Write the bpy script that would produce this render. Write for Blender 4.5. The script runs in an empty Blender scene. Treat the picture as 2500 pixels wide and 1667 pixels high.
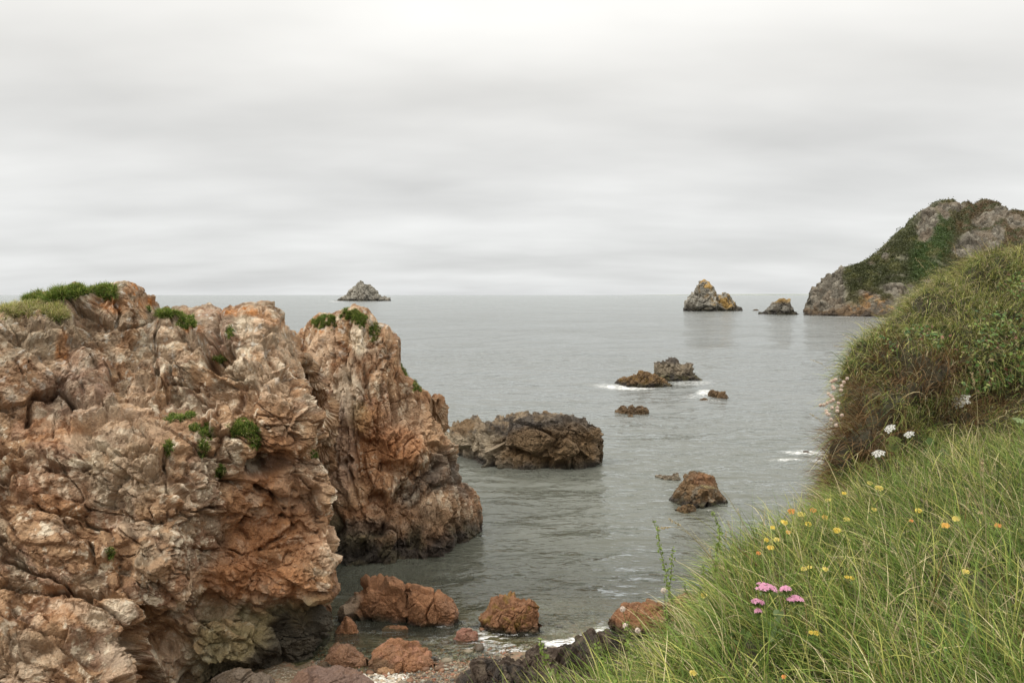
import bpy, math
import numpy as np
from mathutils import Vector

# ------------------------------------------------------------------ camera, world, sun, exposure
H = 9.0                      # eye height above the sea
F = 1944.0                   # focal length in photo pixels (28 mm on 36 mm, photo 2500 px wide)
TH = math.atan(113.5 / F)    # pitch below the horizon
S = bpy.context.scene
C = S.collection
cam_d = bpy.data.cameras.new("camera")
cam = bpy.data.objects.new("camera", cam_d)
C.objects.link(cam)
cam.location = (0, 0, H)
cam.rotation_euler = (math.pi / 2 - TH, 0, 0)
cam_d.lens = 28
cam_d.sensor_width = 36
cam_d.clip_start = 0.05
cam_d.clip_end = 90000
S.camera = cam

SUN_EL, SUN_AZ = math.radians(46), math.radians(238)   # azimuth clockwise from +Y : behind, a little left
w = bpy.data.worlds.new("World")
S.world = w
w.use_nodes = True
nt = w.node_tree
nt.nodes.clear()


def N(t, kind, **kw):
    n = t.nodes.new(kind)
    for k, v in kw.items():
        if k in n.inputs and not hasattr(n, k):
            n.inputs[k].default_value = v
        else:
            setattr(n, k, v)
    return n


def sv(n, name, v):
    n.inputs[name].default_value = v
    return n


def mathn(t, op, a, b=None, c=None, clamp=False):
    n = t.nodes.new('ShaderNodeMath')
    n.operation = op
    n.use_clamp = clamp
    for i, x in enumerate((a, b, c)):
        if x is None:
            continue
        if isinstance(x, (int, float)):
            n.inputs[i].default_value = x
        else:
            t.links.new(x, n.inputs[i])
    return n.outputs[0]


def mixc(t, fac, a, b, blend='MIX'):
    n = t.nodes.new('ShaderNodeMix')
    n.data_type = 'RGBA'
    n.blend_type = blend
    for s, x in ((n.inputs[0], fac), (n.inputs[6], a), (n.inputs[7], b)):
        if isinstance(x, (int, float)):
            s.default_value = x
        elif isinstance(x, tuple):
            s.default_value = (*x, 1) if len(x) == 3 else x
        else:
            t.links.new(x, s)
    return n.outputs[2]


def noise(t, vec, scale, detail=4, rough=0.55, out=0):
    n = t.nodes.new('ShaderNodeTexNoise')
    n.inputs['Scale'].default_value = scale
    n.inputs['Detail'].default_value = detail
    n.inputs['Roughness'].default_value = rough
    if vec is not None:
        t.links.new(vec, n.inputs['Vector'])
    return n.outputs[out]


def ramp(t, fac, stops):
    n = t.nodes.new('ShaderNodeValToRGB')
    e = n.color_ramp.elements
    while len(e) < len(stops):
        e.new(0.5)
    for i, (p, c) in enumerate(stops):
        e[i].position = p
        e[i].color = (*c, 1) if isinstance(c, tuple) else (c, c, c, 1)
    t.links.new(fac, n.inputs[0])
    return n.outputs[0]


sky = N(nt, 'ShaderNodeTexSky', sky_type='NISHITA', sun_disc=False, sun_elevation=SUN_EL,
        sun_rotation=SUN_AZ)
tc = N(nt, 'ShaderNodeTexCoord')
sep = N(nt, 'ShaderNodeSeparateXYZ')
nt.links.new(tc.outputs['Generated'], sep.inputs[0])
zz = mathn(nt, 'MAXIMUM', sep.outputs[2], 0.0)
den = mathn(nt, 'ADD', zz, 0.17)
cx = mathn(nt, 'DIVIDE', sep.outputs[0], den)
cy = mathn(nt, 'DIVIDE', sep.outputs[1], den)
comb = N(nt, 'ShaderNodeCombineXYZ')
nt.links.new(mathn(nt, 'MULTIPLY', cx, 0.6), comb.inputs[0])
nt.links.new(cy, comb.inputs[1])
n1 = noise(nt, comb.outputs[0], 0.9, 4, 0.45)
n2 = noise(nt, comb.outputs[0], 2.4, 4, 0.45)
el_c = ramp(nt, zz, [(0.0, 0.565), (0.05, 0.555), (0.085, 0.60), (0.125, 0.565), (0.175, 0.555), (0.24, 0.60), (0.34, 0.74), (0.50, 1.2), (1.0, 1.5)])
cl = mathn(nt, 'ADD', mathn(nt, 'MULTIPLY', n1, 0.48), mathn(nt, 'MULTIPLY', n2, 0.24))
cl = mathn(nt, "SUBTRACT", cl, 0.36)
cl = mathn(nt, 'MULTIPLY_ADD', cl, 0.78, el_c)
cl = mathn(nt, 'MULTIPLY', cl, 1.22)
tint = ramp(nt, zz, [(0.0, (0.985, 1.0, 1.0)), (0.10, (1.0, 1.0, 0.985)), (0.25, (1.015, 1.0, 0.96)), (1.0, (1.03, 1.0, 0.93))])
cloud = mixc(nt, 1.0, tint, cl, 'MULTIPLY')
SKY_BG = 0.1
cloud10 = mixc(nt, 1.0, cloud, (1 / SKY_BG,) * 3, 'MULTIPLY')
skymix = mixc(nt, 0.95, sky.outputs[0], cloud10)
bg = N(nt, 'ShaderNodeBackground')
bg.inputs[1].default_value = SKY_BG
nt.links.new(skymix, bg.inputs[0])
wo = N(nt, 'ShaderNodeOutputWorld')
nt.links.new(bg.outputs[0], wo.inputs[0])

sl = bpy.data.lights.new("sun", 'SUN')
sl.energy = 1.5
sl.angle = math.radians(14)
sl.color = (1.0, 0.95, 0.87)
sun = bpy.data.objects.new("sun", sl)
C.objects.link(sun)
sd = Vector((math.sin(SUN_AZ) * math.cos(SUN_EL), math.cos(SUN_AZ) * math.cos(SUN_EL), math.sin(SUN_EL)))
sun.rotation_euler = sd.to_track_quat('Z', 'Y').to_euler()
sun.location = (0, 0, 60)

S.view_settings.view_transform = 'Standard'
S.view_settings.look = 'None'
S.view_settings.exposure = 0.2
S.view_settings.gamma = 1.0
S.cycles.max_bounces = 6
S.cycles.diffuse_bounces = 3
S.cycles.glossy_bounces = 2
S.cycles.transparent_max_bounces = 8
S.cycles.caustics_reflective = False
S.cycles.caustics_refractive = False
S.cycles.use_denoising = True

# ------------------------------------------------------------------ numpy helpers
RNG = np.random.default_rng(7)
f4 = np.float32


def W(px, py, Y):
    """photo pixel + distance along +Y -> world point"""
    x = (px - 1250.0) / F
    u = (833.5 - py) / F
    dy = math.cos(TH) + u * math.sin(TH)
    dz = -math.sin(TH) + u * math.cos(TH)
    return np.array([x / dy * Y, Y, H + dz / dy * Y])


def G(px, py, z=0.0):
    """photo pixel + height -> world point"""
    u = (833.5 - py) / F
    dy = math.cos(TH) + u * math.sin(TH)
    dz = -math.sin(TH) + u * math.cos(TH)
    return W(px, py, (z - H) / dz * dy)


def project(P):
    y = P[:, 1]
    z = P[:, 2] - H
    d = y * math.cos(TH) - z * math.sin(TH)
    d = np.maximum(d, 1e-3)
    return 1250 + F * P[:, 0] / d, 833.5 - F * (z * math.cos(TH) + y * math.sin(TH)) / d


_pr = np.random.default_rng(99)
PERM = np.concatenate([_pr.permutation(256)] * 3).astype(np.int32)
GR = _pr.normal(size=(256, 3)).astype(f4)
GR /= np.linalg.norm(GR, axis=1)[:, None]
RP = _pr.random((256, 3)).astype(f4)
RV = _pr.random((256, 4)).astype(f4)


def hsh(ix, iy, iz, seed):
    return PERM[PERM[PERM[(ix + seed * 17) & 255] + ((iy + seed * 31) & 255)] + ((iz + seed * 7) & 255)]


def perlin(p, seed=0):
    p = p.astype(f4)
    i = np.floor(p).astype(np.int32)
    f = p - i
    u = f * f * f * (f * (f * 6 - 15) + 10)
    r = 0
    for dx in (0, 1):
        wx = u[:, 0] if dx else 1 - u[:, 0]
        for dy in (0, 1):
            wy = u[:, 1] if dy else 1 - u[:, 1]
            for dz in (0, 1):
                wz = u[:, 2] if dz else 1 - u[:, 2]
                g = GR[hsh(i[:, 0] + dx, i[:, 1] + dy, i[:, 2] + dz, seed)]
                r = r + wx * wy * wz * (g[:, 0] * (f[:, 0] - dx) + g[:, 1] * (f[:, 1] - dy) + g[:, 2] * (f[:, 2] - dz))
    return r


def fbm(p, octv=4, seed=0, gain=0.5):
    r, a = 0, 1.0
    for k in range(octv):
        r = r + a * perlin(p * (2.03 ** k) + k * 5.3, seed + k)
        a *= gain
    return r


def worley(p, seed=0, full=False):
    """F1, F2, cell id, vector from the cell's point"""
    p = p.astype(f4)
    n = len(p)
    if full:
        base = np.floor(p).astype(np.int32)
        rng, jit = (-1, 0, 1), 1.0
    else:
        base = np.floor(p - 0.5).astype(np.int32)
        rng, jit = (0, 1), 0.8
    F1 = np.full(n, 9.0, f4)
    F2 = np.full(n, 9.0, f4)
    ID = np.zeros(n, np.int32)
    V = np.zeros((n, 3), f4)
    for dx in rng:
        for dy in rng:
            for dz in rng:
                c0, c1, c2 = base[:, 0] + dx, base[:, 1] + dy, base[:, 2] + dz
                h = hsh(c0, c1, c2, seed)
                r = RP[h]
                vx = p[:, 0] - c0 - 0.5 - (r[:, 0] - 0.5) * jit
                vy = p[:, 1] - c1 - 0.5 - (r[:, 1] - 0.5) * jit
                vz = p[:, 2] - c2 - 0.5 - (r[:, 2] - 0.5) * jit
                d = vx * vx + vy * vy + vz * vz
                m = d < F1
                F2 = np.where(m, F1, np.minimum(F2, d))
                F1 = np.where(m, d, F1)
                ID[m] = h[m]
                V[m, 0] = vx[m]
                V[m, 1] = vy[m]
                V[m, 2] = vz[m]
    return np.sqrt(F1), np.sqrt(F2), ID, V


_q = _pr.normal(size=(256, 3, 3))
ROT = np.linalg.qr(_q)[0].astype(f4) * np.array([1.0, 0.85, 1.2], f4)[None, :, None]


def blocks(p, seed=0, full=False):
    """like worley, but every cell measures distance with its own tilted box: straight joints, flat faces"""
    p = p.astype(f4)
    n = len(p)
    if full:
        base = np.floor(p).astype(np.int32)
        rng, jit = (-1, 0, 1), 0.9
    else:
        base = np.floor(p - 0.5).astype(np.int32)
        rng, jit = (0, 1), 0.7
    F1 = np.full(n, 9.0, f4)
    F2 = np.full(n, 9.0, f4)
    ID = np.zeros(n, np.int32)
    V = np.zeros((n, 3), f4)
    for dx in rng:
        for dy in rng:
            for dz in rng:
                c0, c1, c2 = base[:, 0] + dx, base[:, 1] + dy, base[:, 2] + dz
                h = hsh(c0, c1, c2, seed)
                r = RP[h]
                v = np.empty((n, 3), f4)
                v[:, 0] = p[:, 0] - c0 - 0.5 - (r[:, 0] - 0.5) * jit
                v[:, 1] = p[:, 1] - c1 - 0.5 - (r[:, 1] - 0.5) * jit
                v[:, 2] = p[:, 2] - c2 - 0.5 - (r[:, 2] - 0.5) * jit
                R = ROT[(h * 3 + 5) & 255]
                d = np.abs(R[:, 0, 0] * v[:, 0] + R[:, 0, 1] * v[:, 1] + R[:, 0, 2] * v[:, 2])
                for k in (1, 2):
                    d = np.maximum(d, np.abs(R[:, k, 0] * v[:, 0] + R[:, k, 1] * v[:, 1] + R[:, k, 2] * v[:, 2]))
                m = d < F1
                F2 = np.where(m, F1, np.minimum(F2, d))
                F1 = np.where(m, d, F1)
                ID[m] = h[m]
                V[m] = v[m]
    return F1, F2, ID, V


def sstep(x, a, b):
    t = np.clip((x - a) / (b - a), 0, 1)
    return t * t * (3 - 2 * t)


def catmull(P, counts, axis=0):
    """Catmull-Rom through P along axis; counts[i] samples in segment i"""
    P = np.moveaxis(P, axis, 0)
    n = P.shape[0]
    ext = np.concatenate([[2 * P[0] - P[1]], P, [2 * P[-1] - P[-2]]])
    out = []
    for i in range(n - 1):
        m = counts[i]
        t = np.linspace(0, 1, m, endpoint=False)
        if i == n - 2:
            t = np.linspace(0, 1, m + 1)
        t = t.reshape((-1,) + (1,) * (P.ndim - 1))
        a, b, c, d = ext[i], ext[i + 1], ext[i + 2], ext[i + 3]
        out.append(0.5 * (2 * b + (c - a) * t + (2 * a - 5 * b + 4 * c - d) * t * t + (3 * b - a - 3 * c + d) * t ** 3))
    return np.moveaxis(np.concatenate(out), 0, axis)


def patch(ctrl, sp_u, sp_v, du=None, dv=None):
    """ctrl [nu,nv,3] -> dense grid; sp_* = target spacing (metres) per segment (scalar or list)"""
    nu, nv = ctrl.shape[:2]
    su = np.linalg.norm(np.diff(ctrl, axis=0), axis=2).mean(axis=1)
    svv = np.linalg.norm(np.diff(ctrl, axis=1), axis=2).mean(axis=0)
    su = su / np.broadcast_to(np.asarray(sp_u, float), su.shape)
    svv = svv / np.broadcast_to(np.asarray(sp_v, float), svv.shape)
    g = catmull(ctrl, [max(2, int(x)) for x in su], 0)
    return catmull(g, [max(2, int(x)) for x in svv], 1)


def gnormals(g):
    a = np.gradient(g, axis=0)
    b = np.gradient(g, axis=1)
    n = np.cross(a, b)
    n /= np.maximum(np.linalg.norm(n, axis=2, keepdims=True), 1e-9)
    return n


def blur(a, k, axis):
    if k < 1:
        return a
    w_ = np.ones(2 * k + 1) / (2 * k + 1)
    pad = [(0, 0)] * a.ndim
    pad[axis] = (k, k)
    ap = np.pad(a, pad, mode='edge')
    cs = np.cumsum(ap, axis=axis)
    z = np.zeros_like(np.take(cs, [0], axis=axis))
    cs = np.concatenate([z, cs], axis=axis)
    n = a.shape[axis]
    hi = np.take(cs, np.arange(2 * k + 1, 2 * k + 1 + n), axis=axis)
    lo = np.take(cs, np.arange(0, n), axis=axis)
    return (hi - lo) / (2 * k + 1)


def smooth_normals(g, k=10):
    n = gnormals(g)
    for ax in (0, 1):
        n = blur(n, k, ax)
    return n / np.maximum(np.linalg.norm(n, axis=2, keepdims=True), 1e-9)


# ------------------------------------------------------------------ object helpers
def tag(o, label=None, cat=None, group=None, kind=None):
    if label:
        o['label'] = label
    if cat:
        o['category'] = cat
    if group:
        o['group'] = group
    if kind:
        o['kind'] = kind
    return o


def empty(name, loc, label=None, cat=None, group=None):
    o = bpy.data.objects.new(name, None)
    C.objects.link(o)
    o.location = [float(x) for x in loc]
    o.empty_display_size = 0.1
    return tag(o, label, cat, group)


def mesh_np(name, V, Fc, mat, loc=(0, 0, 0), parent=None, col=None, attrs=None, smooth=False):
    """V [n,3] world, Fc [m,k] -> one mesh object whose origin is loc"""
    me = bpy.data.meshes.new(name)
    V = np.asarray(V, dtype=np.float64) - np.asarray(loc)
    me.vertices.add(len(V))
    me.vertices.foreach_set('co', V.astype(f4).ravel())
    k = Fc.shape[1]
    me.loops.add(Fc.size)
    me.loops.foreach_set('vertex_index', Fc.astype(np.int32).ravel())
    me.polygons.add(len(Fc))
    me.polygons.foreach_set('loop_start', np.arange(0, Fc.size, k, dtype=np.int32))
    me.update(calc_edges=True)
    me.polygons.foreach_set('use_smooth', np.full(len(Fc), bool(smooth)))
    if col is not None:
        a = me.color_attributes.new('Col', 'FLOAT_COLOR', 'POINT')
        c4 = np.ones((len(V), 4), f4)
        c4[:, :3] = col
        a.data.foreach_set('color', c4.ravel())
    for an, av in (attrs or {}).items():
        a = me.attributes.new(an, 'FLOAT', 'POINT')
        a.data.foreach_set('value', np.asarray(av, f4).ravel())
    me.materials.append(mat)
    o = bpy.data.objects.new(name, me)
    C.objects.link(o)
    if parent is not None:
        o.parent = parent
    else:
        o.location = [float(x) for x in loc]
    return o


def grid_faces(nu, nv):
    i = np.arange(nu * nv).reshape(nu, nv)
    return np.stack([i[:-1, :-1], i[1:, :-1], i[1:, 1:], i[:-1, 1:]], axis=-1).reshape(-1, 4)


# ------------------------------------------------------------------ materials
def new_mat(name):
    m = bpy.data.materials.new(name)
    m.use_nodes = True
    t = m.node_tree
    t.nodes.clear()
    out = t.nodes.new('ShaderNodeOutputMaterial')
    return m, t, out


def vcol(t):
    a = t.nodes.new('ShaderNodeAttribute')
    a.attribute_name = 'Col'
    return a.outputs['Color']


def rock_material(name, s=1.0, rough=0.85, bump=1.0, fleck=0.5, wet=False):
    """Col attribute = broad rock colour; fine grain, flecks and roughness relief are procedural.
    s = size of the grain in metres"""
    m, t, out = new_mat(name)
    tcn = t.nodes.new('ShaderNodeTexCoord')
    v = tcn.outputs['Object']
    base = vcol(t)
    fine = noise(t, v, 9 / s, 8, 0.65)
    med = noise(t, v, 2.2 / s, 6, 0.6)
    var = ramp(t, fine, [(0.28, 0.62), (0.5, 1.0), (0.72, 1.4)])
    c = mixc(t, 0.8, base, var, 'MULTIPLY')
    var2 = ramp(t, med, [(0.3, (0.82, 0.76, 0.70)), (0.5, (1, 1, 1)), (0.7, (1.15, 1.15, 1.12))])
    c = mixc(t, 0.8, c, var2, 'MULTIPLY')
    fl = noise(t, v, 30 / s, 3, 0.7)
    flm = ramp(t, fl, [(0.60, 0.0), (0.70, 1.0)])
    c = mixc(t, mathn(t, 'MULTIPLY', flm, fleck * 0.6), c, (0.62, 0.55, 0.47))
    vor = t.nodes.new('ShaderNodeTexVoronoi')
    vor.feature = 'DISTANCE_TO_EDGE'
    vor.inputs['Scale'].default_value = 3.3 / s
    wn = noise(t, v, 3.0 / s, 3, 0.6, out=1)
    wv = t.nodes.new('ShaderNodeVectorMath')
    wv.operation = 'MULTIPLY_ADD'
    t.links.new(wn, wv.inputs[0])
    wv.inputs[1].default_value = (0.35 * s,) * 3
    t.links.new(v, wv.inputs[2])
    t.links.new(wv.outputs[0], vor.inputs['Vector'])
    crk = ramp(t, vor.outputs['Distance'], [(0.0, 0.0), (0.05, 1.0)])
    hgt = mathn(t, 'ADD', mathn(t, 'MULTIPLY', fine, 0.50), mathn(t, 'MULTIPLY', med, 0.18))
    hgt = mathn(t, 'ADD', hgt, mathn(t, 'MULTIPLY', crk, 0.05))
    hgt = mathn(t, 'ADD', hgt, mathn(t, 'MULTIPLY', fl, 0.16))
    v2 = t.nodes.new('ShaderNodeTexVoronoi')
    v2.inputs['Scale'].default_value = 9.0 / s
    t.links.new(wv.outputs[0], v2.inputs['Vector'])
    hgt = mathn(t, 'SUBTRACT', hgt, mathn(t, 'MULTIPLY', v2.outputs['Distance'], 0.16))
    b = t.nodes.new('ShaderNodeBump')
    b.inputs['Strength'].default_value = 0.9
    b.inputs['Distance'].default_value = 0.24 * s * bump
    t.links.new(hgt, b.inputs['Height'])
    p = t.nodes.new('ShaderNodeBsdfPrincipled')
    t.links.new(c, p.inputs['Base Color'])
    t.links.new(b.outputs[0], p.inputs['Normal'])
    geo = t.nodes.new('ShaderNodeNewGeometry')
    sp = t.nodes.new('ShaderNodeSeparateXYZ')
    t.links.new(geo.outputs['Position'], sp.inputs[0])
    rr = t.nodes.new('ShaderNodeMapRange')
    rr.inputs['From Min'].default_value = 0.1
    rr.inputs['From Max'].default_value = 0.7
    rr.inputs['To Min'].default_value = 0.42
    rr.inputs['To Max'].default_value = rough
    t.links.new(sp.outputs[2], rr.inputs['Value'])
    t.links.new(rr.outputs[0], p.inputs['Roughness'])
    p.inputs['Specular IOR Level'].default_value = 0.3
    t.links.new(p.outputs[0], out.inputs[0])
    return m


M_CLIFF = rock_material('cliff_rock', 0.55, bump=0.9)
M_BOULDER = rock_material('boulder_rock', 0.4, bump=0.6, fleck=0.3)
M_MIDROCK = rock_material('reef_rock', 1.0, bump=1.1, fleck=0.25)
M_FARROCK = rock_material('distant_rock', 7.0, bump=1.0, fleck=0.4)


def leaf_material(name, trans=0.25, rough=0.55):
    m, t, out = new_mat(name)
    c = vcol(t)
    d = t.nodes.new('ShaderNodeBsdfPrincipled')
    t.links.new(c, d.inputs['Base Color'])
    d.inputs['Roughness'].default_value = rough
    d.inputs['Specular IOR Level'].default_value = 0.25
    tr = t.nodes.new('ShaderNodeBsdfTranslucent')
    t.links.new(c, tr.inputs[0])
    mx = t.nodes.new('ShaderNodeMixShader')
    mx.inputs[0].default_value = trans
    t.links.new(d.outputs[0], mx.inputs[1])
    t.links.new(tr.outputs[0], mx.inputs[2])
    t.links.new(mx.outputs[0], out.inputs[0])
    return m


M_GRASS = leaf_material('grass_blade')
M_LEAF = leaf_material('leaf', 0.3, 0.4)
M_PETAL = leaf_material('petal', 0.35, 0.6)


def soil_material():
    m, t, out = new_mat('bank_soil')
    tcn = t.nodes.new('ShaderNodeTexCoord')
    v = tcn.outputs['Object']
    n_ = noise(t, v, 3.0, 6, 0.6)
    c = ramp(t, n_, [(0.3, (0.035, 0.024, 0.014)), (0.5, (0.045, 0.04, 0.018)), (0.7, (0.07, 0.062, 0.03))])
    b = t.nodes.new('ShaderNodeBump')
    b.inputs['Distance'].default_value = 0.1
    t.links.new(noise(t, v, 12, 6, 0.7), b.inputs['Height'])
    p = t.nodes.new('ShaderNodeBsdfPrincipled')
    p.inputs['Roughness'].default_value = 0.95
    t.links.new(c, p.inputs['Base Color'])
    t.links.new(b.outputs[0], p.inputs['Normal'])
    t.links.new(p.outputs[0], out.inputs[0])
    return m


M_SOIL = soil_material()

# ------------------------------------------------------------------ rock colour recipe
TAN = np.array([0.40, 0.25, 0.142])
RUST = np.array([0.32, 0.145, 0.06])
PINK = np.array([0.64, 0.475, 0.33])
PALE = np.array([0.74, 0.64, 0.49])
GREY = np.array([0.31, 0.255, 0.18])
MAUVE = np.array([0.31, 0.205, 0.15])
DARK = np.array([0.035, 0.03, 0.026])
ALGA = np.array([0.13, 0.115, 0.055])
ORANGE = np.array([0.50, 0.19, 0.04])
OCHRE = np.array([0.33, 0.20, 0.05])


def mix(c, b, f):
    return c + (b - c) * f[:, None]


def facets(P, scale, seed, full=False, warp=0.12, tilt=1.0, off=0.5, stretch=None, rot=None):
    q = P
    if rot is not None:
        q = q @ rot
    q = q / scale
    if stretch is not None:
        q = q / np.asarray(stretch)
    wv = np.stack([perlin(q * 1.1 + 11.0, seed + 3), perlin(q * 1.1 + 37.0, seed + 4), perlin(q * 1.1 + 71.0, seed + 5)], 1)
    q = q + wv * warp
    f1, f2, idn, v = blocks(q, seed, full)
    d = GR[(idn * 7 + seed) & 255]
    e = f2 - f1
    pl = (v * d).sum(1) * tilt + (RV[idn, 0] - 0.5) * off
    pl = pl * np.clip(e / 0.07, 0, 1)
    return pl * scale, e, idn


def rot_to(axis, ang):
    a = np.asarray(axis, float)
    a /= np.linalg.norm(a)
    K = np.array([[0, -a[2], a[1]], [a[2], 0, -a[0]], [-a[1], a[0], 0]])
    return np.eye(3) + math.sin(ang) * K + (1 - math.cos(ang)) * (K @ K)


def seg_dist(X, Y, pts):
    """distance to a polyline in photo pixels"""
    d = np.full(X.shape, 1e9)
    for (x0, y0), (x1, y1) in zip(pts[:-1], pts[1:]):
        dx, dy = x1 - x0, y1 - y0
        t = np.clip(((X - x0) * dx + (Y - y0) * dy) / (dx * dx + dy * dy), 0, 1)
        d = np.minimum(d, np.hypot(X - x0 - t * dx, Y - y0 - t * dy))
    return d


def blob(X, Y, px, py, rx, ry, ang=0.0, soft=0.35):
    """1 inside a tilted ellipse, soft rim, 0 outside"""
    a = math.radians(ang)
    dx, dy = X - px, Y - py
    u = (dx * math.cos(a) + dy * math.sin(a)) / rx
    v = (-dx * math.sin(a) + dy * math.cos(a)) / ry
    r = np.sqrt(u * u + v * v)
    return 1 - sstep(r, 1 - soft, 1 + soft)


def tide(P, col, hi=1.0, lo=0.2, seed=5, sc=1.0, alga=0.6):
    """dark wet band of algae above the waterline"""
    z = P[:, 2] + 0.55 * hi * fbm(P / (1.1 * sc), 4, seed)
    f = 1 - sstep(z, lo, hi)
    n_ = sstep(fbm(P / (0.7 * sc), 4, seed + 9), -0.15, 0.25)
    c2 = DARK + (ALGA - DARK) * (n_ * alga)[:, None]
    return mix(col, c2, f * 0.93)


SURF = {}


FLIP = [False]


def rock_faces(nu, nv):
    f = grid_faces(nu, nv)
    return f[:, ::-1] if FLIP[0] else f


def displace(g, layers, seed=0, k=10, extra=None, stretch=None, rot=None, full_first=True, big=0.03, damp=None, chip=0.14, joints=0.0):
    """push a dense grid outward along its smoothed normals: fractured blocks, bulges, grain.
    layers = (cell size, amount, crack depth)"""
    nu, nv = g.shape[:2]
    nrm = smooth_normals(g, k).reshape(-1, 3)
    sg = 1.0 if nrm[:, 2].mean() > 0 else -1.0     # outward is up and out
    FLIP[0] = sg < 0
    nrm = nrm * sg
    P = g.reshape(-1, 3).copy()
    if extra is not None:
        X, Y = project(P)
        P = P + nrm * extra(X, Y, P)[:, None]
        nrm = sg * smooth_normals(P.reshape(nu, nv, 3), int(k * 2)).reshape(-1, 3)
    ids = []
    half = max(1, (len(layers) + 1) // 2)
    tot = np.zeros(len(P))
    for stage, lays in ((0, layers[:half]), (1, layers[half:])):
        P0 = P.copy()
        dsum = np.zeros(len(P))
        for i, (sc, am, cr) in enumerate(lays):
            gi = i + stage * half
            pl, e, idn = facets(P0, sc, seed + 11 * gi, full=(gi < 2 and full_first), tilt=am, off=am * 0.7, stretch=stretch, rot=rot)
            dsum += pl + cr * 1.5 * (1 - (1 - np.clip(e / 0.38, 0, 1)) ** 2.5)
            ids.append((idn, e))
        if stage == 0 and joints:
            q_ = P0 @ rot_to((0, 1, 0), 0.55) / (layers[0][0] * 0.62 * np.array([1.5, 1.0, 0.6]))
            q_ = q_ + 0.10 * np.stack([perlin(q_ * 1.7, 71), perlin(q_ * 1.7, 72), perlin(q_ * 1.7, 73)], 1)
            f1, f2, idn, v_ = blocks(q_, seed + 5, True)
            dsum -= joints * np.exp(-((f2 - f1) / 0.035) ** 2) * sstep(fbm(P0 / 1.1, 2, 75), -0.25, 0.1)
        if stage == 0:
            dsum += big * layers[0][0] * fbm(P0 / layers[0][0], 3, seed + 60)
            dsum -= np.percentile(dsum, 65)
        else:
            fine = layers[-1][0]
            # sharp-edged chips and crumbly grain
            r_ = 1 - np.abs(fbm(P0 / (fine * 1.6), 5, seed + 50, 0.62)) * 2.2
            dsum += fine * (chip * fbm(P0 / (fine * 1.1), 4, seed + 55, 0.55) - 0.10 * np.clip(r_, 0, 1) ** 4)
            dsum -= np.median(dsum)
        if damp is not None:
            dsum = dsum * damp
        dsum = np.clip(dsum, -0.30 * layers[0][0], 0.17 * layers[0][0])
        P = P + nrm * dsum[:, None]
        tot += dsum
    nrm = sg * smooth_normals(P.reshape(nu, nv, 3), max(2, k // 3)).reshape(-1, 3)
    return P, nrm, ids, tot


def rock_colour(P, ids, seed, mixw=(1, 1, 1, 1), sc=1.0, big=None):
    """patchwork of tan, rust, pink and grey stone following the blocks"""
    n = len(P)
    i0 = RV[(ids[0][0] * 3 + 1) & 255]
    i1 = RV[(ids[1][0] * 5 + 2) & 255]
    a = fbm(P / (2.2 * sc), 5, seed)
    b = fbm(P / (1.1 * sc) + 9, 5, seed + 7)
    c_ = fbm(P / (0.5 * sc) + 19, 4, seed + 17, 0.6)
    d_ = fbm(P / (0.25 * sc) + 29, 3, seed + 27, 0.6)
    col = np.tile(TAN, (n, 1))
    col = mix(col, RUST, mixw[0] * sstep(a + 0.5 * (i0[:, 0] - 0.5) + 0.3 * c_, 0.12, 0.3) * 0.55)
    col = mix(col, MAUVE, mixw[3] * sstep(0.6 * b + 0.7 * (i1[:, 3] - 0.5), 0.15, 0.27) * 0.7)
    col = mix(col, GREY, mixw[1] * sstep(b + 0.5 * (i1[:, 1] - 0.5), 0.18, 0.32) * 0.6)
    col = mix(col, PINK, mixw[2] * sstep(-a * 0.7 + 0.8 * (i1[:, 2] - 0.5) + 0.5 * c_, 0.24, 0.36) * 0.75)
    col = mix(col, PALE, mixw[2] * sstep(c_ + 0.6 * d_ + 0.4 * (i1[:, 0] - 0.5) - 0.2 * a, 0.34, 0.42) * 0.85)
    s_ = fbm(P / (0.16 * sc) + 3, 4, seed + 37, 0.6) + 0.5 * b
    col = mix(col, PALE * 1.05, mixw[2] * sstep(s_, 0.40, 0.47) * 0.8)
    # earthy red film held in the joints, darkened to paint in crevice shade
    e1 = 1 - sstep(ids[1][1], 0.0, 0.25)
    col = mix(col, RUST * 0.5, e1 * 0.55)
    return col


def register(name, P):
    X, Y = project(P)
    SURF[name] = (X, Y, P)


def on_surf(name, px, py, tol=5):
    """front-most surface point seen at a photo pixel"""
    X, Y, P = SURF[name]
    for t_ in (tol, tol * 3, tol * 8):
        m = np.where((np.abs(X - px) < t_) & (np.abs(Y - py) < t_))[0]
        if len(m):
            return P[m[np.argmin(P[m, 1])]].copy()
    d = (X - px) ** 2 + (Y - py) ** 2
    return P[np.argmin(d)].copy()


# ------------------------------------------------------------------ the big left outcrop
def ctrl_from(cols):
    return np.array([[W(*c) if len(c) == 3 else np.array(c[1:]) for c in col] for col in cols])


def front(px, ys, Ys, pxs=None):
    pxs = pxs or [px] * len(ys)
    return [(a, b, c) for a, b, c in zip(pxs, ys, Ys)]


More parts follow.
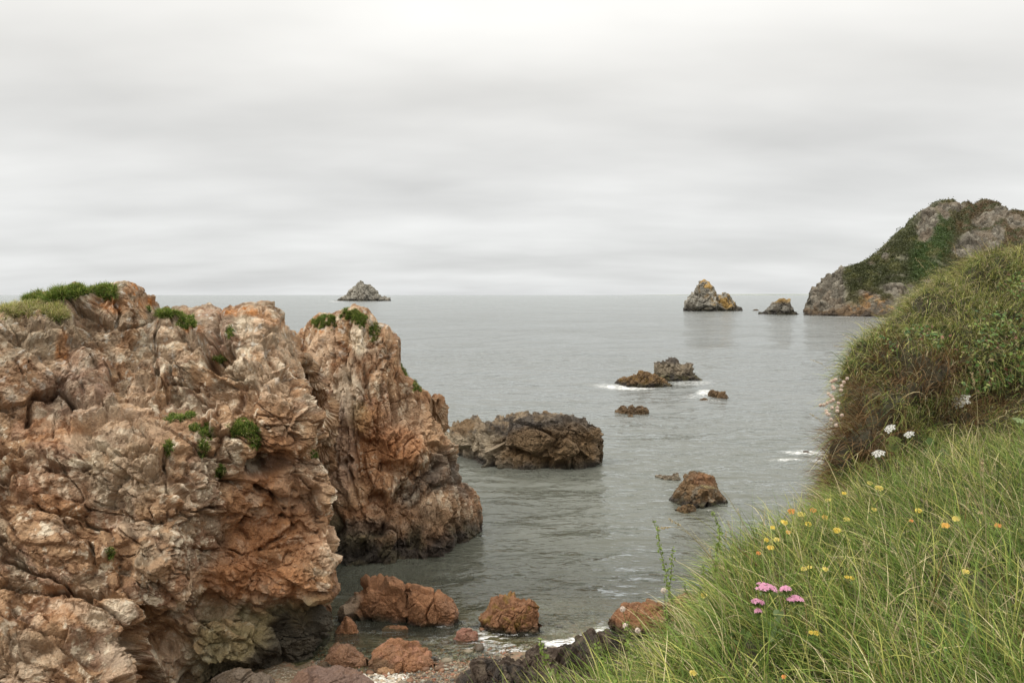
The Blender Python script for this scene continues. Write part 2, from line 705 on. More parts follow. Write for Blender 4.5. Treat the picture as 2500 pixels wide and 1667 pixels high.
RAWS = [
    # T          U1(880)   U2(1000)   L1(1085)   M(1300)   B1(1500)   B0(1700)
    front(-700, [750, 900, 1010, 1085, 1300, 1500, 1700], [19.5, 18.2, 17.5, 16.8, 16.0, 15.0, 14.2]),
    front(-350, [745, 900, 1010, 1085, 1300, 1500, 1700], [19.5, 18.4, 17.6, 16.8, 16.0, 15.1, 14.3]),
    front(-100, [752, 900, 1010, 1085, 1300, 1500, 1700], [20, 18.6, 17.8, 17.0, 16.2, 15.3, 14.4]),
    front(0, [756, 900, 1030, 1120, 1300, 1500, 1700], [20, 18.6, 18.0, 17.3, 16.4, 15.4, 14.4]),
    front(60, [740, 890, 1030, 1110, 1300, 1500, 1700], [20.8, 18.9, 18.3, 17.4, 16.5, 15.6, 14.5]),
    front(140, [728, 880, 1010, 1100, 1300, 1500, 1700], [21.6, 19.3, 18.8, 17.6, 16.7, 15.8, 14.7]),
    front(220, [722, 880, 1000, 1085, 1300, 1500, 1700], [21.4, 20.0, 19.0, 17.8, 17.0, 15.9, 15.0]),
    front(300, [698, 880, 990, 1080, 1300, 1500, 1700], [21.2, 20.3, 19.2, 18.0, 17.0, 16.0, 15.2]),
    front(350, [748, 880, 990, 1075, 1300, 1500, 1700], [22.0, 20.6, 19.5, 18.2, 17.0, 16.8, 17.3]),
    front(430, [755, 880, 990, 1070, 1300, 1500, 1700], [23.0, 20.8, 19.9, 18.4, 17.2, 17.5, 18.0]),
    front(520, [792, 880, 985, 1060, 1290, 1500, 1690], [22.5, 20.8, 20.0, 18.8, 18.35, 18.0, 17.9]),
    front(600, [772, 880, 980, 1055, 1280, 1490, 1665], [22.2, 20.7, 19.8, 19.1, 19.1, 18.5, 18.4], [600, 600, 605, 610, 610, 600, 600]),
    front(670, [782, 885, 980, 1090, 1270, 1480, 1636], [22.2, 20.6, 19.6, 19.3, 19.5, 18.85, 19.0], [650, 655, 665, 670, 690, 690, 680]),
    front(720, [830, 900, 975, 1100, 1260, 1470, 1610], [22.2, 20.9, 19.9, 19.7, 19.8, 19.15, 19.55], [688, 704, 708, 720, 760, 755, 740]),
    front(760, [875, 932, 985, 1110, 1260, 1450, 1610], [22.6, 21.4, 20.3, 19.9, 19.5, 19.5, 20.1], [720, 745, 738, 768, 805, 785, 768]),
    front(770, [892, 945, 1000, 1120, 1265, 1450, 1605], [23.6, 22.6, 21.6, 21.0, 20.6, 20.6, 21.0], [724, 750, 740, 773, 808, 785, 764]),
    front(700, [890, 960, 1040, 1150, 1300, 1460, 1590], [26, 25.5, 25, 24.5, 24, 24, 24], [700, 710, 690, 700, 730, 710, 700]),
]


LIPS = {10: (18.45, 18.5, 17.85), 11: (18.6, 18.85, 18.2), 12: (18.85, 19.2, 18.7), 13: (19.1, 19.55, 19.25), 14: (19.35, 19.9, 19.75)}   # overhanging lip, hollow under it, foot


def cliff_ctrl():
    rows = []
    for c in RAWS:
        i_ = RAWS.index(c)
        m_, b1_, b0_ = c[4], c[5], c[6]
        lip = tuple(m_[k_] + (b1_[k_] - m_[k_]) * 0.72 for k_ in range(3))
        ft = tuple(b1_[k_] + (b0_[k_] - b1_[k_]) * 0.5 for k_ in range(3))
        if i_ in LIPS:
            a_ = LIPS[i_]
            lip = (lip[0], 1432, a_[0])
            b1_ = (b1_[0], 1492, a_[1])
            ft = (ft[0], 1560, a_[2])
        c2_ = c[:5] + [lip, b1_, ft, b0_]
        pts = [W(*p) for p in c2_]
        top = pts[0]
        back = [top + np.array([0, 5.0, -9.5]), top + np.array([0, 4.3, -4.5]), top + np.array([0, 2.9, -1.0]), top + np.array([0, 1.3, -0.12])]
        if c is RAWS[-1]:
            back = [top + np.array([0.1, .8, -9.5]), top + np.array([0, .6, -4.5]), top + np.array([0, .4, -0.9]), top + np.array([0, .2, -0.1])]
        bot = pts[-1].copy()
        under = np.array([bot[0], bot[1] + 0.2, -1.6])
        rows.append(back + pts + [under])
    return np.array(rows)


def cliff_extra(X, Y, P):
    """the large forms one can name on the face, in metres of relief"""
    d = np.zeros(len(P))
    X0, Y0 = X, Y
    X = X + 13 * fbm(P / 0.45, 3, 46)
    Y = Y + 13 * fbm(P / 0.45, 3, 47)
    b = lambda *a, soft=0.2, **k: blob(X, Y, *a, soft=soft, **k)
    # crest: knob, boulders and hollows
    d += 0.15 * b(305, 735, 32, 45, 10) - 0.35 * b(255, 770, 28, 50, 5)
    d += 0.35 * b(100, 800, 110, 50, 5) + 0.30 * b(180, 745, 45, 35, 0) + 0.25 * b(40, 720, 40, 20)
    d -= 0.35 * b(205, 795, 24, 40, 10) + 0.3 * b(120, 930, 60, 70, 30)
    d += 0.55 * b(520, 810, 55, 65, -20) - 0.40 * b(545, 880, 35, 40)
    d += 0.40 * b(590, 920, 70, 28, 12)                        # slab jutting out
    d += 0.28 * b(630, 870, 80, 40, 42) + 0.3 * b(620, 785, 60, 35, 10)
    d += 0.08 * b(740, 905, 34, 36) - 0.4 * b(768, 925, 13, 14, soft=0.5)   # drilled-looking hole
    d += 0.55 * b(215, 935, 55, 75, -8) + 0.35 * b(265, 990, 22, 24)
    d += 0.50 * b(345, 965, 40, 42, 0) + 0.45 * b(395, 935, 30, 55, -10)
    d += 0.55 * b(480, 930, 52, 60, 0) + 0.4 * b(420, 830, 60, 45, 10)
    d -= 0.40 * b(430, 960, 20, 45, -10) + 0.3 * b(560, 985, 60, 25)
    d += 0.85 * b(690, 1040, 62, 80, -25) - 0.75 * b(650, 1130, 55, 26, -15)  # overhanging block and gap
    d += 0.45 * b(540, 1030, 30, 35)
    # slabs of the lower face
    d += 0.35 * b(300, 1130, 75, 110, -30) + 0.32 * b(380, 1180, 55, 90, -25)
    d += 0.25 * b(150, 1190, 120, 60, 10) + 0.3 * b(470, 1150, 60, 40, 20)
    d += 0.3 * b(570, 1120, 70, 45, 20) + 0.3 * b(470, 1220, 80, 30, 5)
    d += 0.35 * b(640, 1210, 60, 60, -40) + 0.3 * b(720, 1170, 50, 40)
    d += 0.3 * b(120, 1310, 110, 65, 10) + 0.25 * b(330, 1330, 80, 60, 0) + 0.3 * b(400, 1400, 60, 70, 0)
    # diagonal ribs on the right flank
    t_ = (X - 520) * 0.62 + (Y - 1400) * 0.78
    ribs = np.sin(t_ / 16.0 + 1.6 * fbm(P / 1.6, 3, 3))
    reg = b(680, 1330, 150, 130, -35, soft=0.4)
    d += 0.16 * ribs * reg
    # seaward ledge, hollow under it and the grey bulge at its foot
    d += 0.30 * b(560, 1410, 50, 40, -30) + 0.3 * b(720, 1420, 75, 38, 0) + 0.2 * b(600, 1385, 60, 25)
    d -= 0.25 * b(520, 1475, 45, 28, -35) + 0.1 * b(660, 1475, 60, 20, 10)
    d += 0.25 * b(560, 1570, 90, 50, 20) + 0.2 * b(690, 1555, 75, 50, 10)
    d -= 0.8 * b(400, 1560, 45, 60, -10, soft=0.3) + 0.8 * b(560, 1668, 110, 22, -12)
    d += 0.5 * b(400, 1640, 40, 50, -30)
    d += 0.25 * b(90, 1560, 90, 70) + 0.3 * b(270, 1480, 60, 40, 30)
    d *= 0.62
    # joints
    for pts, wd, dep in (
        ([(0, 1362), (60, 1385), (130, 1407)], 5, 0.35),
        ([(0, 1422), (70, 1428), (190, 1452), (300, 1460)], 8, 0.55),
        ([(130, 1407), (200, 1452), (250, 1490), (320, 1540)], 5, 0.3),
        ([(340, 1200), (410, 1203), (455, 1245), (520, 1240)], 5, 0.3),
        ([(280, 1245), (330, 1268), (395, 1270)], 4, 0.25),
        ([(75, 1235), (125, 1255), (190, 1262), (260, 1300)], 4, 0.2),
        ([(0, 1170), (30, 1155), (55, 1140)], 10, 0.5),
        ([(450, 840), (500, 860), (530, 900), (600, 935)], 7, 0.4),
        ([(540, 880), (545, 790), (560, 775)], 6, 0.35),
        ([(70, 1040), (80, 980), (160, 960), (170, 985), (215, 1010), (250, 1000)], 6, 0.35),
        ([(380, 830), (375, 900), (410, 990)], 6, 0.3),
        ([(700, 880), (690, 925), (640, 945)], 5, 0.3),
        ([(400, 1130), (410, 1180), (415, 1210)], 5, 0.3),
        ([(615, 1180), (650, 1190), (690, 1240)], 6, 0.3),
        ([(335, 1480), (340, 1560), (335, 1667)], 5, 0.3),
        ([(715, 1240), (715, 1290), (640, 1340)], 6, 0.25),
    ):
        wob = 7 * fbm(P / 0.5, 3, 40)
        d -= dep * np.exp(-((seg_dist(X + wob, Y + wob, pts) / wd) ** 2))
    return d


g = patch(cliff_ctrl(), [0.05] * 2 + [0.027] * 14, [0.25, 0.12, 0.05, 0.027] + [0.02] * 8 + [0.06])
nuv = g.shape[:2]
LAY = [(1.5, 0.30, 0.06), (0.64, 0.29, 0.030), (0.27, 0.25, 0.012), (0.12, 0.24, 0.004)]
def crest_damp(g, row=4, lo=0.45, w=0.6):
    zt = g[:, :, 2].max(axis=1)[:, None]
    return (lo + (1 - lo) * sstep(zt - g[:, :, 2], 0.1, 0.1 + w)).ravel()


P, nrm, ids, dsum = displace(g, LAY, seed=3, k=14, damp=crest_damp(g), joints=0.11, extra=cliff_extra, stretch=(1.25, 1.0, 0.8), rot=rot_to((0, 1, 0), 0.45))
X, Y = project(P)
z = P[:, 2]
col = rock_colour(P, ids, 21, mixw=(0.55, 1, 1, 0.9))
bl = lambda *a, **k: blob(X + 14 * wob1, Y + 14 * wob2, *a, **k)
wob1 = fbm(P / 0.6, 4, 61)
wob2 = fbm(P / 0.6, 4, 62)
# named patches of stone
for a, c_, f_ in (
    ((80, 820, 120, 60, 0), GREY, 0.75), ((190, 745, 60, 45), GREY, 0.7), ((300, 720, 40, 40), GREY * 0.9, 0.6),
    ((210, 930, 65, 85, -8), MAUVE * 1.15, 0.85), ((270, 990, 24, 26), GREY, 0.8),
    ((60, 950, 80, 80), RUST * 0.8, 0.6), ((150, 960, 60, 60), MAUVE * 0.9, 0.6),
    ((520, 805, 55, 60, -20), MAUVE, 0.8), ((440, 840, 60, 50), PINK * 0.75, 0.5),
    ((345, 960, 38, 42), PINK, 0.7), ((600, 915, 65, 26, 12), GREY * 1.5, 0.7),
    ((650, 820, 90, 45, 45), PINK, 0.85), ((650, 930, 80, 30, 40), PINK * 0.9, 0.85), ((590, 790, 25, 30), PALE, 0.7),
    ((300, 1030, 120, 40, 15), PINK * 0.75, 0.6), ((130, 1060, 90, 40, 10), RUST * 1.3, 0.6), ((210, 1085, 60, 25, 10), PALE, 0.6),
    ((300, 1150, 90, 110, -30), GREY * 1.35, 0.55), ((120, 1200, 110, 50, 10), RUST * 1.1, 0.55),
    ((700, 1030, 60, 70), TAN * 1.05, 0.6), ((690, 1090, 50, 30), RUST * 1.1, 0.7),
    ((650, 1250, 110, 90, -30), RUST * 1.15, 0.85), ((700, 1190, 80, 60), RUST * 1.05, 0.6), ((560, 1400, 60, 90, 20), RUST * 1.05, 0.7), ((740, 1200, 70, 70, 0), PINK * 0.7, 0.5),
    ((690, 1330, 130, 70, -35), RUST * 1.15, 0.75), ((640, 1420, 150, 45, 5), RUST * 1.5, 0.85), ((600, 1330, 40, 60), RUST, 0.5),
    ((220, 1500, 60, 25, 30), PALE, 0.85), ((300, 1490, 40, 22, 20), PALE, 0.85), ((330, 1290, 60, 20, 5), PALE * 0.9, 0.5),
    ((60, 1600, 90, 60), GREY * 1.3, 0.5), ((290, 1590, 50, 40), PALE * 0.75, 0.6), ((150, 1470, 80, 50), RUST * 1.3, 0.5),
    ((420, 1420, 30, 60), RUST * 1.3, 0.5), ((380, 1380, 50, 60), GREY, 0.5),
):
    col = mix(col, np.minimum(c_, 0.8), bl(*a, soft=0.3) * f_ * 0.65)
hi = sstep(z + 1.2 * fbm(P / 1.3, 4, 95), 5.6, 7.6) * sstep(fbm(P / 0.5, 4, 96), -0.15, 0.15)
col = mix(col, GREY * 0.95, hi * 0.45)
# lichens on the crest
li = sstep(fbm(P / 0.35, 4, 70) + 0.25 * fbm(P / 0.12, 3, 77), 0.12, 0.3)
for a in ((155, 850, 14, 38, 0), (320, 705, 20, 15), (250, 735, 25, 14), (590, 762, 55, 12), (660, 780, 30, 12, 30), (290, 745, 30, 20), (470, 800, 25, 10), (360, 740, 30, 14)):
    col = mix(col, ORANGE * 0.9, bl(*a, soft=0.5) * (0.35 + 0.5 * li))
wl = sstep(fbm(P / 0.2, 4, 80), 0.25, 0.4) * sstep(z, 5.5, 8.0)
col = mix(col, np.array([0.6, 0.58, 0.52]), wl * 0.6)
# olive and black below the ledge on the seaward foot
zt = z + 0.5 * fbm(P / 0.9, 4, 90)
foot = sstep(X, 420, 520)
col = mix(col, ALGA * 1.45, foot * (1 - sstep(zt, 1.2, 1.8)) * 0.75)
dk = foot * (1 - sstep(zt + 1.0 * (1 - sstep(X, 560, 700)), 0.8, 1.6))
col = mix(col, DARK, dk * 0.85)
rock_obj = mesh_np('rocky_cliff', P, rock_faces(*nuv), M_CLIFF, loc=(-6, 19, 0), col=np.clip(col, 0.01, 0.85))
tag(rock_obj, 'large reddish brown rocky cliff filling the left side, grass along its top', 'cliff')
register('cliff', P)

# ------------------------------------------------------------------ the upright crag beyond it
CR = [
    front(560, [900, 960, 1100, 1250, 1420], [34, 34, 33.5, 33.2, 33.0]),
    front(650, [850, 950, 1100, 1250, 1410], [32, 31.5, 31, 30.5, 30.0]),
    front(735, [812, 930, 1080, 1240, 1400], [30.6, 29.8, 28.9, 28.3, 27.9]),
    front(765, [782, 930, 1080, 1240, 1400], [29.8, 28.6, 27.6, 27.0, 26.6]),
    front(810, [766, 920, 1080, 1240, 1400], [29.4, 28.2, 27.3, 26.8, 26.4]),
    front(850, [756, 920, 1080, 1240, 1400], [29.2, 28.0, 27.2, 26.7, 26.2], [850, 850, 852, 855, 860]),
    front(890, [770, 920, 1080, 1240, 1395], [29.1, 28.1, 27.3, 26.8, 26.3], [888, 895, 905, 905, 910]),
    front(925, [806, 940, 1080, 1240, 1393], [29.2, 28.3, 27.5, 26.9, 26.4], [922, 935, 945, 950, 955]),
    front(965, [838, 955, 1080, 1240, 1388], [29.2, 28.5, 27.8, 27.1, 26.6], [955, 968, 985, 995, 1000]),
    front(985, [902, 985, 1085, 1235, 1380], [29.1, 28.6, 28.0, 27.4, 26.9], [976, 992, 1010, 1030, 1040]),
    front(1020, [940, 1005, 1090, 1230, 1365], [29.0, 28.7, 28.2, 27.7, 27.4], [1018, 1030, 1045, 1065, 1080]),
    front(1050, [958, 1020, 1100, 1225, 1350], [29.1, 28.8, 28.5, 28.1, 28.0], [1042, 1046, 1070, 1090, 1102]),
    front(1068, [972, 1040, 1110, 1220, 1330], [29.4, 29.2, 29.0, 28.8, 28.8], [1058, 1060, 1098, 1122, 1128]),
    front(1068, [980, 1050, 1120, 1225, 1320], [30.6, 30.4, 30.2, 30.0, 30.0], [1060, 1062, 1106, 1138, 1142]),
    front(1000, [990, 1060, 1150, 1230, 1310], [33.0, 33, 33, 33, 33], [990, 990, 1060, 1090, 1100]),
]
rows = []
for i, c in enumerate(CR):
    pts = [W(*p) for p in c]
    top = pts[0]
    s_ = 0.15 if i == len(CR) - 1 else 1.0
    rows.append([top + np.array([0, 4.5 * s_, -10]), top + np.array([0, 3.4 * s_, -4]), top + np.array([0, 2.0 * s_, -1.0]), top + np.array([0, 0.9 * s_, -0.15])] + pts + [np.array([pts[-1][0], pts[-1][1] + 0.1, -1.8])])


def crag_extra(X, Y, P):
    d = np.zeros(len(P))
    b = lambda *a, **k: blob(X, Y, *a, **k)
    wb = 6 * fbm(P / 1.0, 3, 44)
    # upright beds
    ph = (X - 0.10 * (Y - 1000) - 0.00035 * (Y - 1000) ** 2 * np.sign(Y - 1000)) / 17.0
    beds = np.abs(((ph + 1.2 * fbm(P / np.array([3.0, 3.0, 6.0]), 3, 9)) % 2.0) - 1.0)
    d += 0.24 * (beds - 0.5) * (1 - sstep(Y, 1210, 1330)) * sstep(X, 740, 790) * sstep(Y, 790, 860)
    d += 0.35 * b(855, 1030, 30, 110, 3) - 0.35 * b(905, 860, 20, 60, 5) + 0.45 * b(940, 860, 26, 75, 0)
    d += 0.45 * b(985, 1090, 48, 60, -20) - 0.4 * b(975, 1145, 50, 16, 10)
    d += 0.6 * b(1045, 1130, 55, 75, 30) - 0.55 * b(1000, 1190, 70, 22, -50)
    d += 0.5 * b(920, 1280, 55, 55) + 0.6 * b(1090, 1270, 80, 80) + 0.5 * b(860, 1345, 60, 45)
    d -= 0.8 * b(800, 1290, 40, 45) + 0.6 * b(795, 1385, 30, 40) + 0.4 * b(900, 1330, 50, 18, -40)
    d -= 0.4 * b(1065, 1098, 30, 12, 20) + 0.6 * b(920, 1230, 30, 30, 0)
    d *= 0.5
    for pts, wd, dep in (
        ([(812, 780), (815, 900), (800, 1010), (810, 1100)], 5, 0.4),
        ([(848, 790), (850, 900), (862, 1010), (866, 1130), (880, 1180)], 6, 0.45),
        ([(892, 800), (898, 930), (925, 1060), (935, 1150)], 6, 0.45),
        ([(945, 900), (960, 980), (968, 1130)], 6, 0.4),
        ([(968, 1030), (1020, 1070), (1070, 1140)], 5, 0.35),
        ([(985, 1180), (960, 1240), (930, 1300)], 9, 0.6),
        ([(1070, 1140), (1020, 1170), (985, 1200)], 7, 0.5),
        ([(1000, 1240), (1060, 1190), (1120, 1180)], 6, 0.3),
    ):
        d -= 0.6 * dep * np.exp(-((seg_dist(X + 2.2 * wb, Y + wb, pts) / wd) ** 2)) * sstep(fbm(P / 0.9, 3, 88), -0.35, 0.1)
    return d


g = patch(np.array(rows), [0.12] * 2 + [0.035] * 12, [0.3, 0.15, 0.08, 0.04] + [0.033] * 4 + [0.08])
nuv = g.shape[:2]
P, nrm, ids, dsum = displace(g, [(1.7, 0.24, 0.05), (0.76, 0.26, 0.035), (0.34, 0.24, 0.015), (0.16, 0.22, 0.005)], seed=33, k=10, damp=crest_damp(g), joints=0.11,
                             extra=crag_extra, stretch=(0.75, 1.0, 1.7), rot=rot_to((0, 1, 0), 0.06))
X, Y = project(P)
z = P[:, 2]
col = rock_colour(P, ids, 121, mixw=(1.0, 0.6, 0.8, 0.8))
wob1 = fbm(P / 0.8, 4, 61)
wob2 = fbm(P / 0.8, 4, 62)
bl = lambda *a, **k: blob(X + 14 * wob1, Y + 14 * wob2, *a, **k)
for a, c_, f_ in (
    ((875, 830, 22, 40, 0), PALE * 1.05, 0.9), ((790, 840, 35, 40, 0), PINK, 0.7), ((850, 960, 30, 70, 0), PALE * 0.8, 0.7), ((770, 960, 40, 90), PINK * 0.75, 0.6),
    ((895, 890, 25, 40), ORANGE * 0.7, 0.4), ((880, 1020, 30, 40), OCHRE, 0.5), ((1000, 1030, 60, 60, 0), PINK * 0.8, 0.6),
    ((985, 1090, 50, 50, -20), RUST * 1.25, 0.8), ((830, 1100, 40, 120), MAUVE * 1.1, 0.6), ((920, 1100, 45, 110), RUST * 1.1, 0.6),
    ((1070, 1040, 45, 60, 0), TAN * 1.15, 0.6), ((930, 1260, 90, 45), RUST, 0.7), ((1100, 1270, 80, 60, 0), TAN * 0.8, 0.6),
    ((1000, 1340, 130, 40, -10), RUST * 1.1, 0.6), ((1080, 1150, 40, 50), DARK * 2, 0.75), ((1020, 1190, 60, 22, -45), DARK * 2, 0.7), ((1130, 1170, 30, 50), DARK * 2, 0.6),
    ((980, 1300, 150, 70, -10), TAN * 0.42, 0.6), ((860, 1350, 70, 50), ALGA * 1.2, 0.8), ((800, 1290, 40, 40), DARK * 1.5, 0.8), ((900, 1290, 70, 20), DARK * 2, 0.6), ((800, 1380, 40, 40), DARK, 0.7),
):
    col = mix(col, np.minimum(c_, 0.8), bl(*a, soft=0.35) * f_ * 0.85)
wl = sstep(fbm(P / 0.25, 4, 80), 0.2, 0.35) * sstep(z, 5.5, 8.0)
col = mix(col, np.array([0.55, 0.53, 0.47]), wl * 0.6)
li = sstep(fbm(P / 0.4, 4, 70), 0.05, 0.25)
col = mix(col, ORANGE * 0.9, bl(775, 805, 20, 10, soft=0.5) * 0.8 * li)
col = tide(P, col, hi=1.25, lo=0.3, seed=15, alga=0.35)
o = mesh_np('rock_crag', P, rock_faces(*nuv), M_CLIFF, loc=(-4.5, 28, 0), col=np.clip(col, 0.01, 0.85))
tag(o, 'tall reddish crag with upright cracks behind the left cliff, green tuft on its summit', 'crag')
register('crag', P)


# ------------------------------------------------------------------ free-standing rocks
def profile_rock(name, top, base, label, cat, depth=0.5, res=200, seed=1, amp=1.0, palette=None, mat=None, group=None, flat=2.0,
                 lay=(0.5, 0.22, 0.1), z0=0.0, hard=None, stretch=None, rot=None, tidep=None, colour=None, zbot=-0.8, lean=0.45, cs=1.0, k=8, patches=()):
    """top = skyline (photo pixels, left to right); base = waterline of the near side"""
    top = np.array(top, float)
    base = np.array(base, float)
    x0, x1 = top[0, 0], top[-1, 0]
    wid_px = x1 - x0
    mid = G((x0 + x1) / 2, np.interp((x0 + x1) / 2, base[:, 0], base[:, 1]), z0)
    wid = wid_px / F * mid[1]
    D = wid * depth
    nv = int(res * 0.9)
    s = np.linspace(0, 1, res)
    s = 0.5 - 0.5 * np.cos(np.pi * s) * (0.75 + 0.25 * np.abs(np.cos(np.pi * s)))
    th = np.linspace(0, np.pi, nv)
    g = np.zeros((res, nv + 6, 3))
    for i, si in enumerate(s):
        px = x0 + si * wid_px
        yb = G(px, np.interp(px, base[:, 0], base[:, 1]), z0)[1]
        taper = (1 - abs(2 * si - 1) ** 2.6) ** 0.5 if 0 < si < 1 else 0.0
        dd = max(D * taper, 0.012 * D)
        yr = yb + dd * lean
        zt = max(W(px, np.interp(px, top[:, 0], top[:, 1]), yr)[2], z0 + 0.01) - z0
        c_ = np.cos(th)
        s_ = np.sin(th)
        e = 2.0 / flat
        yy = np.where(c_ > 0, yb + dd * lean * (1 - np.abs(c_) ** e), yr + dd * (1 - lean) * np.abs(c_) ** e)
        zz_ = z0 + zt * np.abs(s_) ** e
        yy = np.concatenate([[yb - 0.1 * dd] * 1, [yb] * 2, yy, [yb + dd] * 3])
        zz_ = np.concatenate([[z0 + zbot, z0 + zbot * .6, z0 + zbot * .3], zz_, [z0 + zbot * .3, z0 + zbot * .6, z0 + zbot]])
        g[i, :, 0] = (px - 1250) / F * yy
        g[i, :, 1] = yy
        g[i, :, 2] = zz_
    zmax = g[:, :, 2].max() - z0
    scl = min(wid, zmax * 2.2)
    layers = [(scl * a * 0.85, 0.34 * amp, 0.035 * scl * a * amp) for a in lay]
    g = g[:, ::-1]
    P, nrm, ids, ds = displace(g, layers, seed=seed, k=k, stretch=stretch, rot=rot)
    if len(ids) < 2:
        ids = ids * 2
    X, Y = project(P)
    if colour is not None:
        col = colour(P, ids, X, Y, nrm)
    else:
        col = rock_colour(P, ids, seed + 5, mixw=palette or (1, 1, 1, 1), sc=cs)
    for a, c_, f_ in patches:
        wb = 0.06 * wid_px * fbm(P / (0.2 * wid), 4, 61)
        col = mix(col, c_, blob(X + wb, Y + wb, *a, soft=0.35) * f_)
    if tidep:
        col = tide(P, col, *tidep)
    loc = (float(mid[0]), float(mid[1] + D * 0.4), z0)
    o = mesh_np(name, P, rock_faces(*g.shape[:2]), mat or M_MIDROCK, loc=loc, col=np.clip(col, 0.01, 0.85))
    tag(o, label, cat, group)
    register(label, P)
    return o


def flatcol(base, var, vamt, seed=0, sc=1.0, third=None):
    def f(P, ids, X, Y, nrm):
        col = np.tile(base, (len(P), 1))
        a = fbm(P / sc, 5, seed) + 0.4 * (RV[ids[0][0], 2] - 0.5)
        col = mix(col, var, sstep(a, -0.1, 0.3) * vamt)
        if third is not None:
            b_ = fbm(P / sc * 2.3 + 5, 4, seed + 4) + 0.35 * (RV[ids[1][0], 1] - 0.5)
            col = mix(col, third, sstep(b_, 0.12, 0.35) * 0.8)
        return col
    return f


BROWN = np.array([0.19, 0.12, 0.06])
DBROWN = np.array([0.10, 0.065, 0.035])
REDB = np.array([0.26, 0.128, 0.063])
REDD = np.array([0.17, 0.09, 0.05])
GREYB = np.array([0.33, 0.275, 0.20])

# the long dark-backed rock
profile_rock('sea_rock', [(1064, 1085), (1080, 1062), (1100, 1048), (1135, 1042), (1160, 1036), (1200, 1030), (1225, 1030), (1250, 1031), (1262, 1033), (1290, 1029), (1330, 1020), (1362, 1014), (1380, 1012), (1400, 1012), (1428, 1013), (1450, 1020), (1464, 1038), (1472, 1068), (1475, 1100)],
             [(1060, 1095), (1130, 1125), (1200, 1140), (1300, 1150), (1400, 1152), (1450, 1150), (1472, 1135)],
             'long grey and dark brown rock beside the upright crag, blackened along its back', 'rock', depth=0.42, res=420, seed=41, flat=3.8, amp=0.75,
             lay=(0.5, 0.2, 0.09, 0.045), tidep=(0.55, 0.05, 7, 1.0, 0.2), lean=0.4, zbot=-1.2,
             colour=flatcol(GREYB * np.array([0.74, 0.68, 0.62]), BROWN * 0.9, 0.85, 41, 1.2, DARK * 2.0),
             patches=(((1330, 1045, 150, 32, -8), DARK * 1.8, 0.85), ((1255, 1065, 26, 40, 10), DARK * 2, 0.6), ((1100, 1090, 50, 35), GREYB * 1.25, 0.7), ((1060, 1070, 20, 22), OCHRE * 0.7, 0.6),
                      ((1180, 1090, 60, 35), GREYB * 1.25, 0.6), ((1350, 1090, 120, 50), BROWN * 0.95, 0.75)))
profile_rock('sea_rock', [(1590, 935), (1598, 910), (1602, 888), (1615, 886), (1628, 878), (1645, 875), (1655, 885), (1662, 890), (1673, 891), (1678, 884), (1690, 886), (1693, 908), (1702, 913), (1707, 920), (1713, 930)],
             [(1590, 928), (1650, 931), (1713, 930)],
             'grey rock with a dark pointed top, right half of the pair ringed by foam', 'rock', depth=0.5, res=220, seed=52, amp=0.9, flat=2.6, k=5,
             colour=flatcol(GREYB * 0.72, BROWN * 0.8, 0.5, 9, 1.2, DARK * 3), tidep=(1.1, 0.3, 17, 1.0, 0.9), patches=(((1640, 880, 30, 12), DARK * 2, 0.8), ((1640, 900, 50, 14), GREYB * 0.9, 0.6)), lay=(0.4, 0.18, 0.08))
profile_rock('sea_rock', [(1503, 936), (1515, 928), (1530, 921), (1545, 918), (1558, 916), (1562, 906), (1580, 905), (1595, 910), (1612, 925), (1628, 930), (1642, 940)],
             [(1500, 937), (1550, 943), (1640, 944)],
             'low jagged brown rock, left half of the pair ringed by foam', 'rock', depth=0.45, res=220, seed=53, amp=1.2, flat=2.3, k=5,
             colour=flatcol(BROWN, DBROWN, 0.8, 19, 1.0, OCHRE * 0.6), tidep=(0.5, 0.1, 17, 1.0, 0.4), lay=(0.35, 0.16, 0.08))
profile_rock('sea_rock', [(1730, 966), (1735, 955), (1750, 953), (1760, 957), (1764, 953), (1775, 960), (1778, 968)],
             [(1730, 968), (1778, 973)], 'small brown rock on the right with surf breaking over its left side', 'rock', depth=0.6, res=120, seed=54,
             colour=flatcol(BROWN * 0.8, DBROWN, 0.8, 29, 0.8), lay=(0.4, 0.2), amp=1.2, k=4)
profile_rock('sea_rock', [(1710, 976), (1720, 971), (1731, 974)], [(1710, 978), (1731, 977)], 'tiny brown rock tip in the surf left of a small rock', 'rock', depth=0.6, res=50, seed=55,
             colour=flatcol(BROWN * 0.8, DBROWN, 0.8, 29, 0.8), lay=(0.5, 0.2), k=3)
profile_rock('sea_rock', [(1500, 1005), (1512, 1000), (1520, 990), (1528, 990), (1534, 998), (1540, 991), (1548, 990), (1553, 999), (1562, 989), (1572, 993), (1584, 1000), (1586, 1005)],
             [(1500, 1005), (1540, 1012), (1586, 1007)], 'three-lobed low brown rock in open water left of centre channel, faint foam ring', 'rock', depth=0.5, res=160, seed=56,
             colour=flatcol(BROWN * 0.85, DBROWN, 0.8, 39, 0.8), lay=(0.35, 0.15), amp=1.2, k=4)
profile_rock('sea_rock', [(1535, 1016), (1541, 1009), (1548, 1016)], [(1535, 1017), (1548, 1017)], 'smallest brown rock tip just in front of the three-lobed rock', 'rock', depth=0.8, res=40, seed=57,
             colour=flatcol(BROWN * 0.85, DBROWN, 0.8, 39, 0.8), lay=(0.5, 0.2), k=3)
